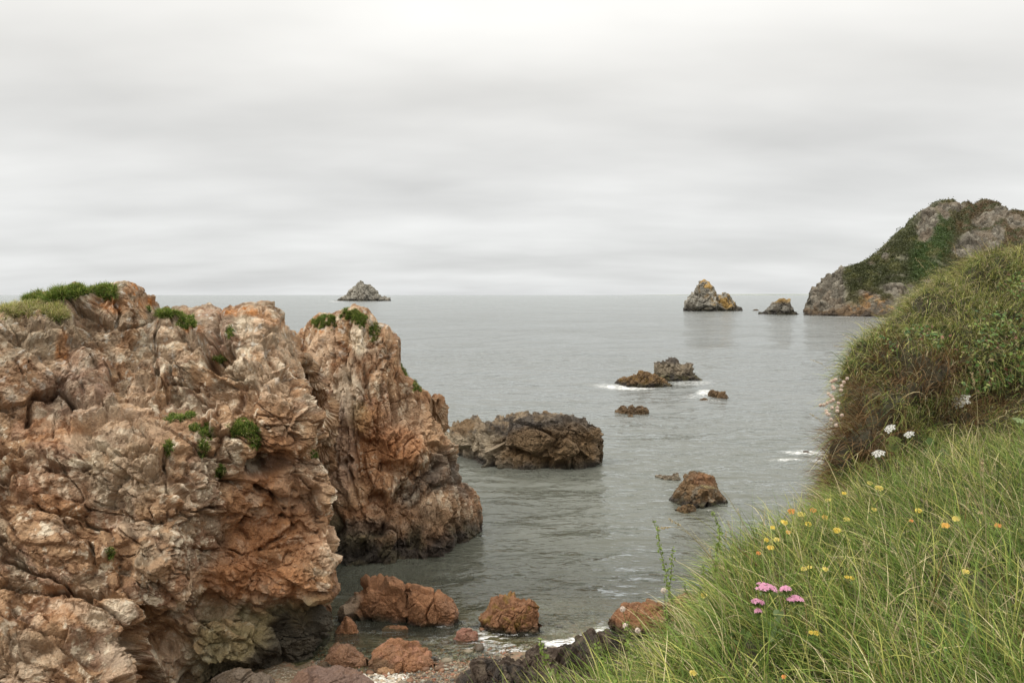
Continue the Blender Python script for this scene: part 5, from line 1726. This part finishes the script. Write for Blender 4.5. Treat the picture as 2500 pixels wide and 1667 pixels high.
for a_ in (
    ('cliff', 36, 752, 58, 'long straw-coloured grass on the cliff top at the left edge of the photo', 'straw', 26, 0.45),
    ('cliff', 134, 764, 34, 'straw grass hanging over the cliff edge left of the pale grey boulder', 'straw', 24, 0.6),
    ('cliff', 72, 722, 26, 'small green and straw clump beside the leftmost grey summit rock', 'green', 22, 0.6),
    ('cliff', 124, 716, 38, 'largest bushy green clump on the cliff crest', 'green', 30, 0.5),
    ('cliff', 182, 712, 32, 'low green clump on the crest above the pale grey boulder', 'green', 20, 0.4),
    ('cliff', 236, 708, 22, 'thin pale green clump between the two low crest clumps', 'green', 16, 0.4),
    ('cliff', 264, 712, 26, 'green clump just left of the rocky knob on the crest', 'green', 20, 0.7),
    ('cliff', 402, 752, 38, 'wide green mat right of the rocky knob', 'green', 18, 0.5),
    ('cliff', 450, 770, 26, 'green mat in the dip between knob and brown boulder', 'green', 18, 0.7),
    ('cliff', 458, 790, 26, 'lowest green mat against the left side of the brown crest boulder', 'green', 16, 0.5),
    ('cliff', 561, 812, 9, 'thin upright green tuft in the joint right of the brown crest boulder', 'green', 16, 2.0),
    ('cliff', 537, 878, 16, 'small green tuft above the jutting grey slab', 'green', 14, 0.8),
    ('cliff', 444, 1006, 30, 'wide olive green tuft on the left of the ledge', 'green', 18, 0.6),
    ('cliff', 417, 1022, 15, 'small tuft just below the wide olive tuft on the ledge', 'green', 12, 0.7),
    ('cliff', 475, 1042, 16, 'small low tuft in the middle of the ledge', 'green', 12, 0.6),
    ('cliff', 506, 1050, 20, 'round two-lobed tuft left of the biggest ledge tuft', 'green', 18, 1.2),
    ('cliff', 594, 1046, 40, 'biggest green tuft on the ledge under the overhanging block', 'green', 22, 0.6),
    ('cliff', 624, 1068, 16, 'green tuft trailing down the right end of the ledge', 'green', 18, 2.0),
    ('cliff', 412, 1092, 13, 'upright green tuft on the slab below the left of the ledge', 'green', 18, 1.4),
    ('cliff', 496, 1094, 13, 'tall narrow green tuft below the two-lobed tuft', 'green', 18, 2.0),
    ('cliff', 538, 1150, 13, 'green tuft on the slab edge midway down the cliff', 'green', 16, 1.3),
    ('cliff', 770, 1106, 12, 'dark round green cushion on the right edge of the cliff', 'green', 10, 1.0),
    ('cliff', 270, 1346, 9, 'tiny green tuft low on the big slab', 'green', 12, 1.6),
):
    tuft(a_[0], a_[1], a_[2], a_[3], a_[4], a_[5], a_[6], a_[7])
for a_ in (
    (795, 786, 34, 'sloping green turf left of the crag summit', 'green', 14, 0.6),
    (857, 768, 28, 'green turf cap on the very top of the crag', 'green', 14, 0.6),
    (880, 782, 20, 'bright green turf over the pale block at the crag top', 'green', 14, 0.9),
    (912, 808, 17, 'green turf running down right of the pale block on the crag', 'green', 12, 1.6),
    (990, 898, 12, 'narrow green strip on the right shoulder of the crag', 'green', 12, 2.0),
    (1022, 938, 14, 'lowest small green strip on the right shoulder of the crag', 'green', 12, 1.4),
):
    tuft('crag', *a_[:3], a_[3], a_[4], a_[5], a_[6], group='turf patches on the crag')


# ------------------------------------------------------------------ flowers and stalks
def tube(path, rad, sides=5):
    path = np.asarray(path, float)
    n_ = len(path)
    rad = np.broadcast_to(np.asarray(rad, float), (n_,))
    d_ = np.gradient(path, axis=0)
    d_ /= np.linalg.norm(d_, axis=1)[:, None] + 1e-9
    a_ = np.cross(d_, [0.3, 1, 0.1])
    a_ /= np.linalg.norm(a_, axis=1)[:, None] + 1e-9
    b__ = np.cross(d_, a_)
    an = np.linspace(0, 2 * np.pi, sides, endpoint=False)
    V_ = path[:, None] + rad[:, None, None] * (np.cos(an)[None, :, None] * a_[:, None] + np.sin(an)[None, :, None] * b__[:, None])
    i_ = np.arange(n_ * sides).reshape(n_, sides)
    j_ = np.roll(i_, -1, axis=1)
    return V_.reshape(-1, 3), np.stack([i_[:-1], j_[:-1], j_[1:], i_[1:]], -1).reshape(-1, 4)


def bez(a, b_, bow, n_=8):
    a, b_ = np.asarray(a, float), np.asarray(b_, float)
    t__ = np.linspace(0, 1, n_)[:, None]
    return a + (b_ - a) * t__ + np.asarray(bow) * (4 * t__ * (1 - t__))


def plant(name, root, label, cat, group=None):
    return empty(name, root, label, cat, group)


def part(name, parent, V_, F_, mat, col_):
    c_ = np.asarray(col_, float)
    if c_.ndim == 1:
        c_ = np.tile(c_, (len(V_), 1))
    return mesh_np(name, V_, F_, mat, loc=tuple(parent.location), parent=parent, col=c_, smooth=True)


def find_root(px, py, hgt, surf='bank', dx=0):
    """ground point below a flower head seen at px,py standing about hgt metres tall"""
    X_, Y_, P_ = SURF[surf]
    p1 = on_surf(surf, px + dx, py + 60, 8)
    for _ in range(3):
        off = hgt * F / max(p1[1], 1)
        p1 = on_surf(surf, px + dx, py + off, 8)
    return p1


def petals_pea(c0, s_, cols):
    """a head of pea-flowers: cupped standard petals round a centre"""
    Vs, Fs, Cs, k0 = [], [], [], 0
    nfl = 4
    for i_ in range(nfl):
        a_ = 2 * np.pi * i_ / nfl + RNG.uniform(-.4, .4)
        d_ = np.array([math.cos(a_), math.sin(a_), RNG.uniform(0.1, 0.6)])
        d_ /= np.linalg.norm(d_)
        s1 = np.cross(d_, [0, 0, 1])
        s1 /= np.linalg.norm(s1)
        u1 = np.cross(s1, d_)
        nu_, nv_ = 5, 5
        for petal, (wd_, ht_, cup) in enumerate(((0.55, 0.65, 0.25), (0.3, 0.3, -0.15))):
            for a1 in np.linspace(-1, 1, nu_):
                for b1 in np.linspace(0, 1, nv_):
                    wloc = wd_ * math.sin(math.pi * (0.15 + 0.8 * b1)) ** 0.7
                    q_ = c0 + s_ * (d_ * (0.35 + cup * a1 * a1 + 0.35 * (b1 if petal else 0.4 * b1)) + s1 * a1 * wloc + u1 * (b1 * ht_ * (1 if not petal else -0.4)))
                    Vs.append(q_)
                    Cs.append(cols[0] * (1 - 0.12 * b1) + cols[1] * 0.12 * b1)
            i__ = np.arange(nu_ * nv_).reshape(nu_, nv_) + k0
            Fs.append(np.stack([i__[:-1, :-1], i__[1:, :-1], i__[1:, 1:], i__[:-1, 1:]], -1).reshape(-1, 4))
            k0 += nu_ * nv_
    return np.array(Vs), np.concatenate(Fs), np.array(Cs)


YFL = np.array([0.92, 0.74, 0.17])
YPL = np.array([0.90, 0.78, 0.26])
OFL = np.array([0.88, 0.42, 0.15])
YG = 'yellow flowers in the near grass'
FLW = [
    (1933, 1254, 15, OFL, 'deep orange flower at the left top of the flower patch on the slope edge'),
    (1956, 1260, 15, YPL, 'large bright yellow flower right beside the deep orange one'),
    (1985, 1249, 11, OFL, 'orange-pink flower standing highest against the water'),
    (2014, 1267, 12, (YFL + OFL) / 2, 'peach-yellow flower right of the highest orange one'),
    (2067, 1272, 12, YPL, 'yellow flower alone at the right end of the upper row'),
    (1914, 1279, 13, YFL, 'yellow-orange flower just below left of the deep orange flower'),
    (1973, 1283, 12, YFL, 'yellow flower beneath the large bright one'),
    (1886, 1291, 10, YFL, 'small yellow bud-like flower at the outer left of the patch'),
    (2043, 1299, 14, YFL, 'double yellow flower below the upper row on the right'),
    (1925, 1302, 10, (OFL + YPL) / 2, 'salmon flower with a white tip low in the patch'),
    (1871, 1321, 10, YFL, 'yellow flower over the water edge, left of two'),
    (1896, 1320, 11, YPL, 'pale yellow flower over the water edge, right of two'),
    (1881, 1341, 13, (YFL + OFL * 0.6) * 0.7, 'wide orange-yellow flower below the two at the water edge'),
    (1851, 1353, 9, OFL, 'small red-orange flower farthest left on the slope edge'),
    (1962, 1393, 12, YPL, 'yellow flower above the pink cluster, left of three'),
    (1977, 1387, 9, YPL, 'small yellow flower touching its left neighbour above the pink cluster'),
    (2014, 1392, 10, YPL, 'yellow flower above and right of the pink cluster'),
    (2067, 1411, 9, YFL, 'left of the two small yellow flowers side by side in mid slope'),
    (2080, 1413, 9, YFL, 'right of the two small yellow flowers side by side in mid slope'),
    (2145, 1196, 14, YPL, 'big pale yellow flower below the white umbels'),
    (2124, 1182, 10, YPL, 'pale yellow flower just above the big pale one below the umbels'),
    (2060, 1207, 9, YFL, 'small yellow flower near the brown thatched edge'),
    (2022, 1224, 10, YPL, 'pale yellow flower at the foot of the brown thatch'),
    (2134, 1247, 10, YPL, 'yellow flower in open grass right of the upper row'),
    (2241, 1250, 12, YFL, 'yellow flower with spread wings in the right half of the slope'),
    (2224, 1274, 8, OFL, 'small orange flower below the one with spread wings'),
    (2335, 1271, 14, YPL, 'large pale yellow flower on the right slope'),
    (2308, 1288, 15, (YFL + OFL) / 2, 'broad orange flower just below the large pale yellow one on the right'),
    (2392, 1255, 8, (OFL + 0.8) / 2, 'pale pinkish flower upper right of the slope'),
    (2436, 1286, 11, OFL, 'orange flower nearest the right edge of the photo'),
    (2357, 1400, 14, YPL, 'yellow flower alone in the lower right grass'),
    (1718, 1457, 12, YPL, 'yellow flower beside the tall green stalks over the water'),
    (1710, 1526, 9, YPL, 'small yellow flower low left under the tall stalks'),
    (1993, 1549, 12, YFL, 'right of two yellow flowers below the pink cluster'),
    (1980, 1546, 9, YFL, 'left of two yellow flowers below the pink cluster'),
    (1692, 1647, 14, YPL, 'yellow flower at the bottom edge, left part of the grass'),
    (1914, 1655, 10, OFL, 'orange flower at the very bottom of the photo under the pink cluster'),
]
for px, py, s_, c_, lab in FLW:
    root = find_root(px, py, 0.16)
    head = W(px, py, root[1] - 0.14)
    hgt_ = np.linalg.norm(head - root)
    if hgt_ > 0.5:
        root = on_surf('bank', px + 25, py + 60)
        head = W(px, py, root[1] - 0.14)
    pl_ = plant('yellow_flower', root, lab, 'flower', YG)
    V_, F_ = tube(bez(root, head, RNG.normal(size=3) * 0.02), np.linspace(0.0016, 0.001, 8))
    part('stem', pl_, V_, F_, M_LEAF, (0.13, 0.18, 0.05))
    sz = s_ * 1.5 * head[1] / F
    V_, F_, C_ = petals_pea(head, sz * 0.62, (np.asarray(c_, float), OFL * 0.9))
    part('petals', pl_, V_, F_, M_PETAL, np.clip(C_, 0, 0.9))
    cen, nn_ = head[None] + RNG.normal(size=(6, 3)) * 0.012 - np.array([0, 0, 0.02]), np.tile([0, -.3, 1.0], (6, 1))
    V_, F_, C_ = leaves(cen, nn_, np.full(6, 0.016), np.tile([0.10, 0.17, 0.04], (6, 1)))
    part('foliage', pl_, V_, F_, M_LEAF, C_)


def florets(cen, nn_, r_, col_, n_pet=5):
    """tiny five-pointed stars"""
    n_ = len(cen)
    a_ = np.linspace(0, 2 * np.pi, 2 * n_pet, endpoint=False)
    rad = np.where(np.arange(2 * n_pet) % 2, 0.45, 1.0)
    nn_ = nn_ / np.linalg.norm(nn_, axis=1)[:, None]
    t1 = np.cross(nn_, RNG.normal(size=(n_, 3)))
    t1 /= np.linalg.norm(t1, axis=1)[:, None]
    t2 = np.cross(nn_, t1)
    r_ = np.broadcast_to(np.asarray(r_, float), (n_,))
    V_ = cen[:, None] + r_[:, None, None] * rad[None, :, None] * (np.cos(a_)[None, :, None] * t1[:, None] + np.sin(a_)[None, :, None] * t2[:, None])
    V_ = np.concatenate([cen[:, None] - nn_[:, None] * r_[:, None, None] * 0.3, V_], 1)
    k_ = 2 * n_pet + 1
    tri = np.array([(0, 1 + i_, 1 + (i_ + 1) % (2 * n_pet)) for i_ in range(2 * n_pet)])
    return V_.reshape(-1, 3), (tri[None] + (np.arange(n_) * k_)[:, None, None]).reshape(-1, 3), np.repeat(np.broadcast_to(col_, (n_, 3)), k_, 0)


def umbel(px, py, w_px, h_px, tilt, lab, col_=(0.80, 0.79, 0.74), surf='bank', hgt=0.45, ball=False, flat_=0.35, dx=40):
    root = find_root(px, py, hgt, surf, dx)
    head = W(px, py, root[1] - 0.1)
    m = head[1] / F
    R0 = w_px * 0.56 * m
    pl_ = plant('white_umbel_flower' if not ball else 'green_flower_head', root, lab, 'flower', None if ball else 'white flat-topped flowers by the mound')
    ax = np.array([math.sin(tilt), -0.35, math.cos(tilt)])
    ax /= np.linalg.norm(ax)
    t1 = np.cross(ax, [0, 1, 0.2])
    t1 /= np.linalg.norm(t1)
    t2 = np.cross(ax, t1)
    hub = head - ax * R0 * 0.8
    V_, F_ = tube(bez(root, hub, np.array([0.03, 0, 0.02])), np.linspace(0.0028, 0.0018, 8))
    part('stem', pl_, V_, F_, M_LEAF, (0.17, 0.21, 0.08))
    n_ = 190
    k_ = np.arange(n_)
    rr_ = np.sqrt((k_ + 0.5) / n_)
    an = k_ * 2.399963
    # clustered umbellets
    ncl = 19
    cl_i = k_ % ncl
    rc = np.sqrt((cl_i + 0.5) / ncl) * 0.86
    ac = cl_i * 2.399963
    lx = rc * np.cos(ac) + 0.16 * np.sqrt(RNG.random(n_)) * np.cos(an)
    ly = rc * np.sin(ac) + 0.16 * np.sqrt(RNG.random(n_)) * np.sin(an)
    rr2 = np.clip(lx ** 2 + ly ** 2, 0, 1)
    dome = flat_ * (1 - rr2) if not ball else np.sqrt(1 - rr2)
    P_ = head + R0 * (lx[:, None] * t1 + ly[:, None] * t2 + dome[:, None] * ax) + RNG.normal(size=(n_, 3)) * R0 * 0.02
    nn_ = ax + (lx[:, None] * t1 + ly[:, None] * t2) * 0.8
    if ball:
        P2 = head + R0 * (lx[:, None] * t1 + ly[:, None] * t2 - 0.8 * dome[:, None] * ax)
        P_ = np.concatenate([P_, P2])
        nn_ = np.concatenate([nn_, nn_ - 2 * ax])
    V_, F_, C_ = florets(P_, nn_, R0 * 0.10 * RNG.uniform(0.8, 1.3, len(P_)), np.asarray(col_, float))
    part('flower_head', pl_, V_, F_, M_PETAL, C_ * RNG.uniform(0.85, 1.0))
    Vs, Fs, k0 = [], [], 0
    for i_ in range(ncl):
        rc_ = math.sqrt((i_ + 0.5) / ncl) * 0.86
        e_ = head + R0 * (rc_ * math.cos(i_ * 2.4) * t1 + rc_ * math.sin(i_ * 2.4) * t2 + (flat_ * (1 - rc_ ** 2) - 0.06) * ax)
        v_, f_ = tube(bez(hub, e_, -ax * R0 * 0.05, 4), 0.0011, 4)
        Vs.append(v_)
        Fs.append(f_ + k0)
        k0 += len(v_)
    part('rays', pl_, np.concatenate(Vs), np.concatenate(Fs), M_LEAF, (0.20, 0.26, 0.11))


umbel(2175, 1021, 30, 20, -0.5, 'white domed umbel, topmost of the group in front of the brown thatch')
umbel(2173, 1047, 27, 20, -0.75, 'white domed umbel tucked just under the topmost one')
umbel(2220, 1061, 24, 16, -0.55, 'small white umbel right of the round green head')
umbel(2145, 1108, 30, 22, -0.35, 'lowest white umbel, closest to the brown edge')
umbel(2340, 981, 54, 14, -0.6, 'widest white umbel seen edge-on on the right', flat_=0.12, hgt=0.5)
umbel(2418, 993, 26, 10, 0.0, 'pale greenish-white umbel near the tall grass stalk', col_=(0.55, 0.60, 0.33), flat_=0.15, hgt=0.3)
umbel(2490, 1027, 32, 12, 0.1, 'pale green umbel at the right edge of the photo', col_=(0.36, 0.45, 0.22), flat_=0.2, hgt=0.25)
umbel(2182, 1085, 36, 30, -0.2, 'round olive green unopened flower head between the white umbels', col_=(0.17, 0.20, 0.05), ball=True, hgt=0.4)

# dry thrift heads hanging off the left edge of the mound
TH_ = [(323, 718), (350, 715), (383, 630), (400, 645), (415, 655), (408, 538), (424, 530), (439, 522), (418, 575), (427, 590), (377, 702), (403, 688), (421, 676), (480, 603), (485, 570), (502, 542), (528, 515), (460, 703), (413, 738), (452, 737), (452, 762), (487, 795), (368, 762), (388, 790), (405, 828), (443, 872), (372, 780)]
for i_, (a_, b_) in enumerate(TH_):
    px, py = 1900 + .3188 * a_, 760 + .3188 * b_
    root = on_surf('mound', px + 60, py + 45, 12)
    head = W(px, py, root[1] - 0.1)
    pl_ = plant('thrift_flower', root, 'faded pinkish-white pompon flower on a thin stem at the overhanging left edge of the mound', 'flower', 'faded thrift heads at the mound edge')
    V_, F_ = tube(bez(root, head, np.array([0, -0.05, 0.05])), 0.0016, 4)
    part('stem', pl_, V_, F_, M_LEAF, (0.22, 0.20, 0.10))
    R0 = 4.3 * head[1] / F
    dd = RNG.normal(size=(44, 3))
    dd /= np.linalg.norm(dd, axis=1)[:, None]
    V_, F_, C_ = florets(head + dd * R0, dd, R0 * 0.42, np.array([0.82, 0.70, 0.60]) * RNG.uniform(0.85, 1.1))
    V2 = SPH_V * R0 * 0.85 + head
    part('flower_head', pl_, np.concatenate([V_, V2]), np.concatenate([F_, SPH_F + len(V_)]), M_PETAL, np.clip(np.concatenate([C_, np.tile([0.62, 0.45, 0.36], (len(V2), 1))]), 0, 0.85))

for px, py, lab in ((1620, 1441, 'white clover head on a stalk, highest against the foam'), (1520, 1486, 'white clover head over the rust-red boulder'), (1527, 1527, 'small white clover head, lower one in front of the foam'), (1557, 1538, 'faded white clover head in front of the black rocks')):
    root = on_surf('bank', px + 30, py + 150, 12)
    head = W(px, py, root[1] - 0.05)
    pl_ = plant('clover_flower', root, lab, 'flower', 'white clover heads over the water')
    V_, F_ = tube(bez(root, head, np.array([-0.03, 0, 0])), 0.0014, 4)
    part('stem', pl_, V_, F_, M_LEAF, (0.15, 0.2, 0.07))
    R0 = 7.5 * head[1] / F
    dd = RNG.normal(size=(70, 3))
    dd /= np.linalg.norm(dd, axis=1)[:, None]
    V_, F_, C_ = florets(head + dd * R0 * 0.9, dd, R0 * 0.35, np.array([0.78, 0.68, 0.60]))
    part('flower_head', pl_, V_, F_, M_PETAL, C_)

# the pink cluster
root = on_surf('bank', 1900, 1600)
pk_ = plant('pink_flower', root, 'plant with clusters of bright pink flowers in the near grass', 'flower')
yk = root[1] - 0.25
for px, py, wpx, hpx_ in ((1867, 1440, 58, 24), (1919, 1440, 29, 14), (1850, 1471, 30, 12), (1943, 1465, 40, 14), (1851, 1492, 14, 10)):
    cen = W(px, py, yk)
    m = yk / F
    n_ = int(wpx * 1.1)
    ox = RNG.uniform(-1, 1, n_)
    oy = RNG.uniform(-1, 1, n_)
    okk = ox ** 2 + oy ** 2 < 1
    ox, oy = ox[okk], oy[okk]
    P_ = cen + np.stack([ox * wpx * .5 * m, oy * wpx * .35 * m, hpx_ * .5 * m * (1 - ox ** 2 * 0.8) + RNG.normal(size=len(ox)) * 0.002], 1)
    nn_ = np.stack([ox * 0.8, oy * 0.6 - 0.5, np.ones(len(ox))], 1)
    V_, F_, C_ = florets(P_, nn_, 6.4 * m, np.array([0.74, 0.38, 0.52]))
    C_ = C_ * RNG.uniform(0.85, 1.1, (len(C_), 1))
    fh = part('flower_cluster', pk_, V_, F_, M_PETAL, np.clip(C_, 0, 0.9))
    # green calyces below
    V2, F2, C2 = leaves(P_ - np.array([0, 0, 8 * m]), np.tile([0, -1.0, 0.2], (len(P_), 1)), np.full(len(P_), 10 * m), np.tile([0.09, 0.13, 0.03], (len(P_), 1)))
    part('calyx', pk_, V2, F2, M_LEAF, C2)
    V2, F2 = tube(bez(root, cen - np.array([0, 0, 5 * m]), np.array([(px - 1890) * m * 0.3, 0, 0.0])), 0.0016, 4)
    part('stem', pk_, V2, F2, M_LEAF, (0.14, 0.19, 0.07))
cen = np.array([bez(root, W(1890, 1470, yk), (0, 0, 0), 9)[k_] for k_ in (2, 3, 4, 5, 6) for _ in range(3)])
V2, F2, C2 = leaves(cen + RNG.normal(size=cen.shape) * 0.01, np.tile([0, -1.0, 0.5], (len(cen), 1)), np.full(len(cen), 0.045), np.tile([0.20, 0.27, 0.12], (len(cen), 1)))
part('foliage', pk_, V2, F2, M_LEAF, C2)

# tall stalks with whorls of little leaves
STK = [
    (((1593, 1266), (1606, 1300), (1612, 1345), (1626, 1395), (1636, 1450), (1665, 1530)), 'tall leaning green stalk in small whorls, leftmost against the water'),
    (((1738, 1246), (1752, 1275), (1757, 1305), (1750, 1355), (1748, 1420), (1760, 1500)), 'tall curved green stalk rising beside the foot of the cone-shaped rock'),
    (((1643, 1333), (1640, 1370), (1638, 1410), (1637, 1456), (1660, 1530)), 'straight green stalk just right of the leaning one'),
    (((1717, 1376), (1718, 1400), (1722, 1430), (1735, 1500)), 'short green stalk with dense tips near the slope edge'),
    (((1673, 1423), (1676, 1445), (1690, 1520)), 'shortest green stalk between the taller ones'),
    (((1532, 1508), (1535, 1560), (1534, 1620), (1536, 1690)), 'green leafy stalk in front of the black rocks'),
    (((1462, 1570), (1470, 1600), (1490, 1700)), 'low bushy green stalk at the lower left tip of the grass'),
    (((1319, 1560), (1328, 1600), (1350, 1640), (1400, 1730)), 'pale green stalk farthest left, over the dark ledge'),
    (((1735, 1530), (1737, 1560), (1740, 1620)), 'green stalk beside the small low yellow flower'),
    (((1625, 1480), (1632, 1520), (1650, 1580)), 'bushy green stalk below the leaning one'),
    (((1558, 1600), (1562, 1640), (1575, 1700)), 'small green stalk near the bottom, in the left grass'),
]
for pts, lab in STK:
    pts = pts[::-1]
    root = on_surf('bank', pts[0][0] + 10, pts[0][1], 14)
    yk = root[1]
    path = np.array([root] + [W(a_, b_, yk - 0.03 * i_) for i_, (a_, b_) in enumerate(pts[1:])])
    path = catmull(path, [6] * (len(path) - 1))
    pl_ = plant('green_stalk', root, lab, 'wild plant', 'tall green stalks at the slope edge')
    V_, F_ = tube(path, np.linspace(0.0024, 0.0012, len(path)))
    part('stem', pl_, V_, F_, M_LEAF, (0.22, 0.20, 0.09))
    seg = np.concatenate([[0], np.cumsum(np.linalg.norm(np.diff(path, axis=0), axis=1))])
    tot = seg[-1]
    cs, sz, nn_ = [], [], []
    d0 = tot * 0.25
    while d0 < tot:
        q_ = np.array([np.interp(d0, seg, path[:, k_]) for k_ in range(3)])
        u_ = d0 / tot
        s1 = 0.034 * (1 - 0.55 * u_)
        for k_ in range(9):
            cs.append(q_ + RNG.normal(size=3) * 0.006)
            sz.append(s1 * RNG.uniform(0.6, 1.15))
            nn_.append(RNG.normal(size=3) + np.array([0, -0.6, 1.0]))
        d0 += 0.030 + 0.03 * (1 - u_)
    V_, F_, C_ = leaves(np.array(cs), np.array(nn_), np.array(sz), np.array([0.20, 0.27, 0.06]) * RNG.uniform(0.7, 1.25, (len(cs), 1)))
    part('foliage', pl_, V_, F_, M_LEAF, C_)

# bare seeding stalks of grass
SG = [
    ('mound', ((2456, 568), (2462, 600), (2466, 640)), 'dry grass stalk with a pale round seed head on the mound skyline at the right'),
    ('mound', ((2330, 606), (2345, 650), (2375, 700)), 'thin dry stalk leaning left on the mound skyline, middle of three'),
    ('mound', ((2240, 636), (2262, 665), (2290, 730)), 'leaning dry stalk with a flattened seed head over the dark scrub'),
    ('mound', ((2400, 590), (2420, 630), (2440, 680)), 'fine leaning stalk left of the pale round seed head'),
    ('mound', ((2065, 820), (2090, 835), (2130, 860)), 'fine brown seeding stalk over the water at the mound edge, upper'),
    ('mound', ((1988, 881), (2010, 892), (2050, 925)), 'fine brown seeding stalk reaching farthest left over the water'),
    ('mound', ((2045, 845), (2075, 850), (2130, 880)), 'fine brown seeding stalk just below the upper one'),
    ('mound', ((1985, 1014), (2005, 1030), (2040, 1080)), 'pale seeding stalk below the thrift heads'),
    ('mound', ((2068, 880), (2075, 905), (2090, 940)), 'dark seeding stalk with small buds at the mound edge'),
    ('bank', ((2374, 918), (2384, 970), (2388, 1050), (2400, 1300)), 'tallest straw grass stalk standing before the brambles'),
    ('bank', ((1614, 1288), (1660, 1290), (1720, 1340), (1790, 1440)), 'arching stalk with a tan seed head reaching left over the water'),
    ('bank', ((1640, 1270), (1660, 1283), (1700, 1320), (1800, 1430)), 'arching stalk with a small tan head just above the other'),
    ('bank', ((1720, 1187), (1765, 1200), (1805, 1260), (1870, 1390)), 'long arching stalk crossing in front of the cone-shaped rock'),
    ('bank', ((2398, 1130), (2405, 1250), (2408, 1400), (2412, 1560)), 'tall upright straw stalk in the middle of the right slope'),
]
for surf, pts, lab in SG:
    pts = pts[::-1]
    root = on_surf(surf, pts[0][0], pts[0][1], 14)
    yk = root[1] - 0.1
    path = np.array([root] + [W(a_, b_, yk) for a_, b_ in pts[1:]])
    path = catmull(path, [7] * (len(path) - 1))
    pl_ = plant('grass_stalk', root, lab, 'grass stalk', 'seeding grass stalks')
    V_, F_ = tube(path, np.linspace(0.002, 0.001, len(path)), 4)
    part('stem', pl_, V_, F_, M_LEAF, (0.42, 0.36, 0.20))
    e_ = path[-1]
    d_ = path[-1] - path[-3]
    d_ /= np.linalg.norm(d_)
    n_ = 46
    tt = RNG.random(n_)
    wpx = 16 * e_[1] / F
    cen = e_ + d_ * ((tt - 0.7) * wpx * 2.0)[:, None] + RNG.normal(size=(n_, 3)) * 0.0025
    V_, F_, C_ = leaves(cen, RNG.normal(size=(n_, 3)), np.full(n_, 0.012), np.array([0.45, 0.36, 0.20]) * RNG.uniform(0.7, 1.2, (n_, 1)))
    part('seed_head', pl_, V_, F_, M_LEAF, C_)

# ------------------------------------------------------------------ broad-leaved weeds and loose stalks on the near slope
for px, py, nl_, sz_, c_, lab in (
    (2345, 1575, 9, 0.085, (0.10, 0.17, 0.07), 'broad-leaved weed with dull bluish leaves low in the right grass'),
    (2290, 1600, 7, 0.07, (0.08, 0.15, 0.05), 'smaller broad-leaved weed left of the dull bluish one'),
    (2285, 1120, 6, 0.13, (0.07, 0.12, 0.03), 'dark upright pointed leaf clump below the white umbels'),
    (1780, 1600, 12, 0.05, (0.16, 0.24, 0.08), 'pale leafy weed left of the pink flower plant'),
    (1560, 1640, 12, 0.05, (0.18, 0.26, 0.09), 'pale leafy weed at the lower left of the grass'),
    (2090, 1630, 10, 0.06, (0.10, 0.16, 0.05), 'leafy weed at the bottom between the pink plant and the bluish weed'),
):
    root = on_surf('bank', px, py)
    pl_ = plant('leafy_weed', root, lab, 'weed', 'broad-leaved weeds in the near grass')
    cen = root + np.array([0, -0.04, 0.10]) + RNG.normal(size=(nl_, 3)) * np.array([0.05, 0.03, 0.04])
    V_, F_, C_ = leaves(cen, np.tile([0, -0.9, 0.6], (nl_, 1)), sz_ * RNG.uniform(0.7, 1.2, nl_), np.array(c_) * RNG.uniform(0.8, 1.2, (nl_, 1)))
    part('foliage', pl_, V_, F_, M_LEAF, C_)
    st_ = []
    k0 = 0
    Fs = []
    for c__ in cen:
        v_, f_ = tube(bez(root, c__, (0, 0, 0.01), 4), 0.0016, 4)
        st_.append(v_)
        Fs.append(f_ + k0)
        k0 += len(v_)
    part('stem', pl_, np.concatenate(st_), np.concatenate(Fs), M_LEAF, (0.15, 0.2, 0.07))
for i_ in range(26):
    px, py = RNG.uniform(1750, 2490), RNG.uniform(1330, 1650)
    if i_ < 9:
        px, py = RNG.uniform(2150, 2490), RNG.uniform(1150, 1330)
    root = on_surf('bank', px, py)
    hgt_ = RNG.uniform(0.30, 0.52)
    top_ = root + np.array([RNG.uniform(-0.22, 0.1), RNG.uniform(-0.1, 0.1), hgt_])
    pl_ = plant('grass_stalk', root, 'thin dry stalk with a narrow seed head scattered in the near grass', 'grass stalk', 'loose dry stalks in the near grass')
    pa_ = bez(root, top_, np.array([RNG.uniform(-0.03, 0.05), 0, 0.03]), 9)
    V_, F_ = tube(pa_, np.linspace(0.0018, 0.0009, 9), 4)
    part('stem', pl_, V_, F_, M_LEAF, (0.46, 0.40, 0.22))
    d_ = pa_[-1] - pa_[-2]
    d_ /= np.linalg.norm(d_)
    n_ = 34
    cen = pa_[-1] + d_ * RNG.uniform(-0.05, 0.02, (n_, 1)) + RNG.normal(size=(n_, 3)) * 0.0022
    V_, F_, C_ = leaves(cen, RNG.normal(size=(n_, 3)), np.full(n_, 0.008), np.array([0.50, 0.41, 0.24]) * RNG.uniform(0.7, 1.2, (n_, 1)))
    part('seed_head', pl_, V_, F_, M_LEAF, C_)
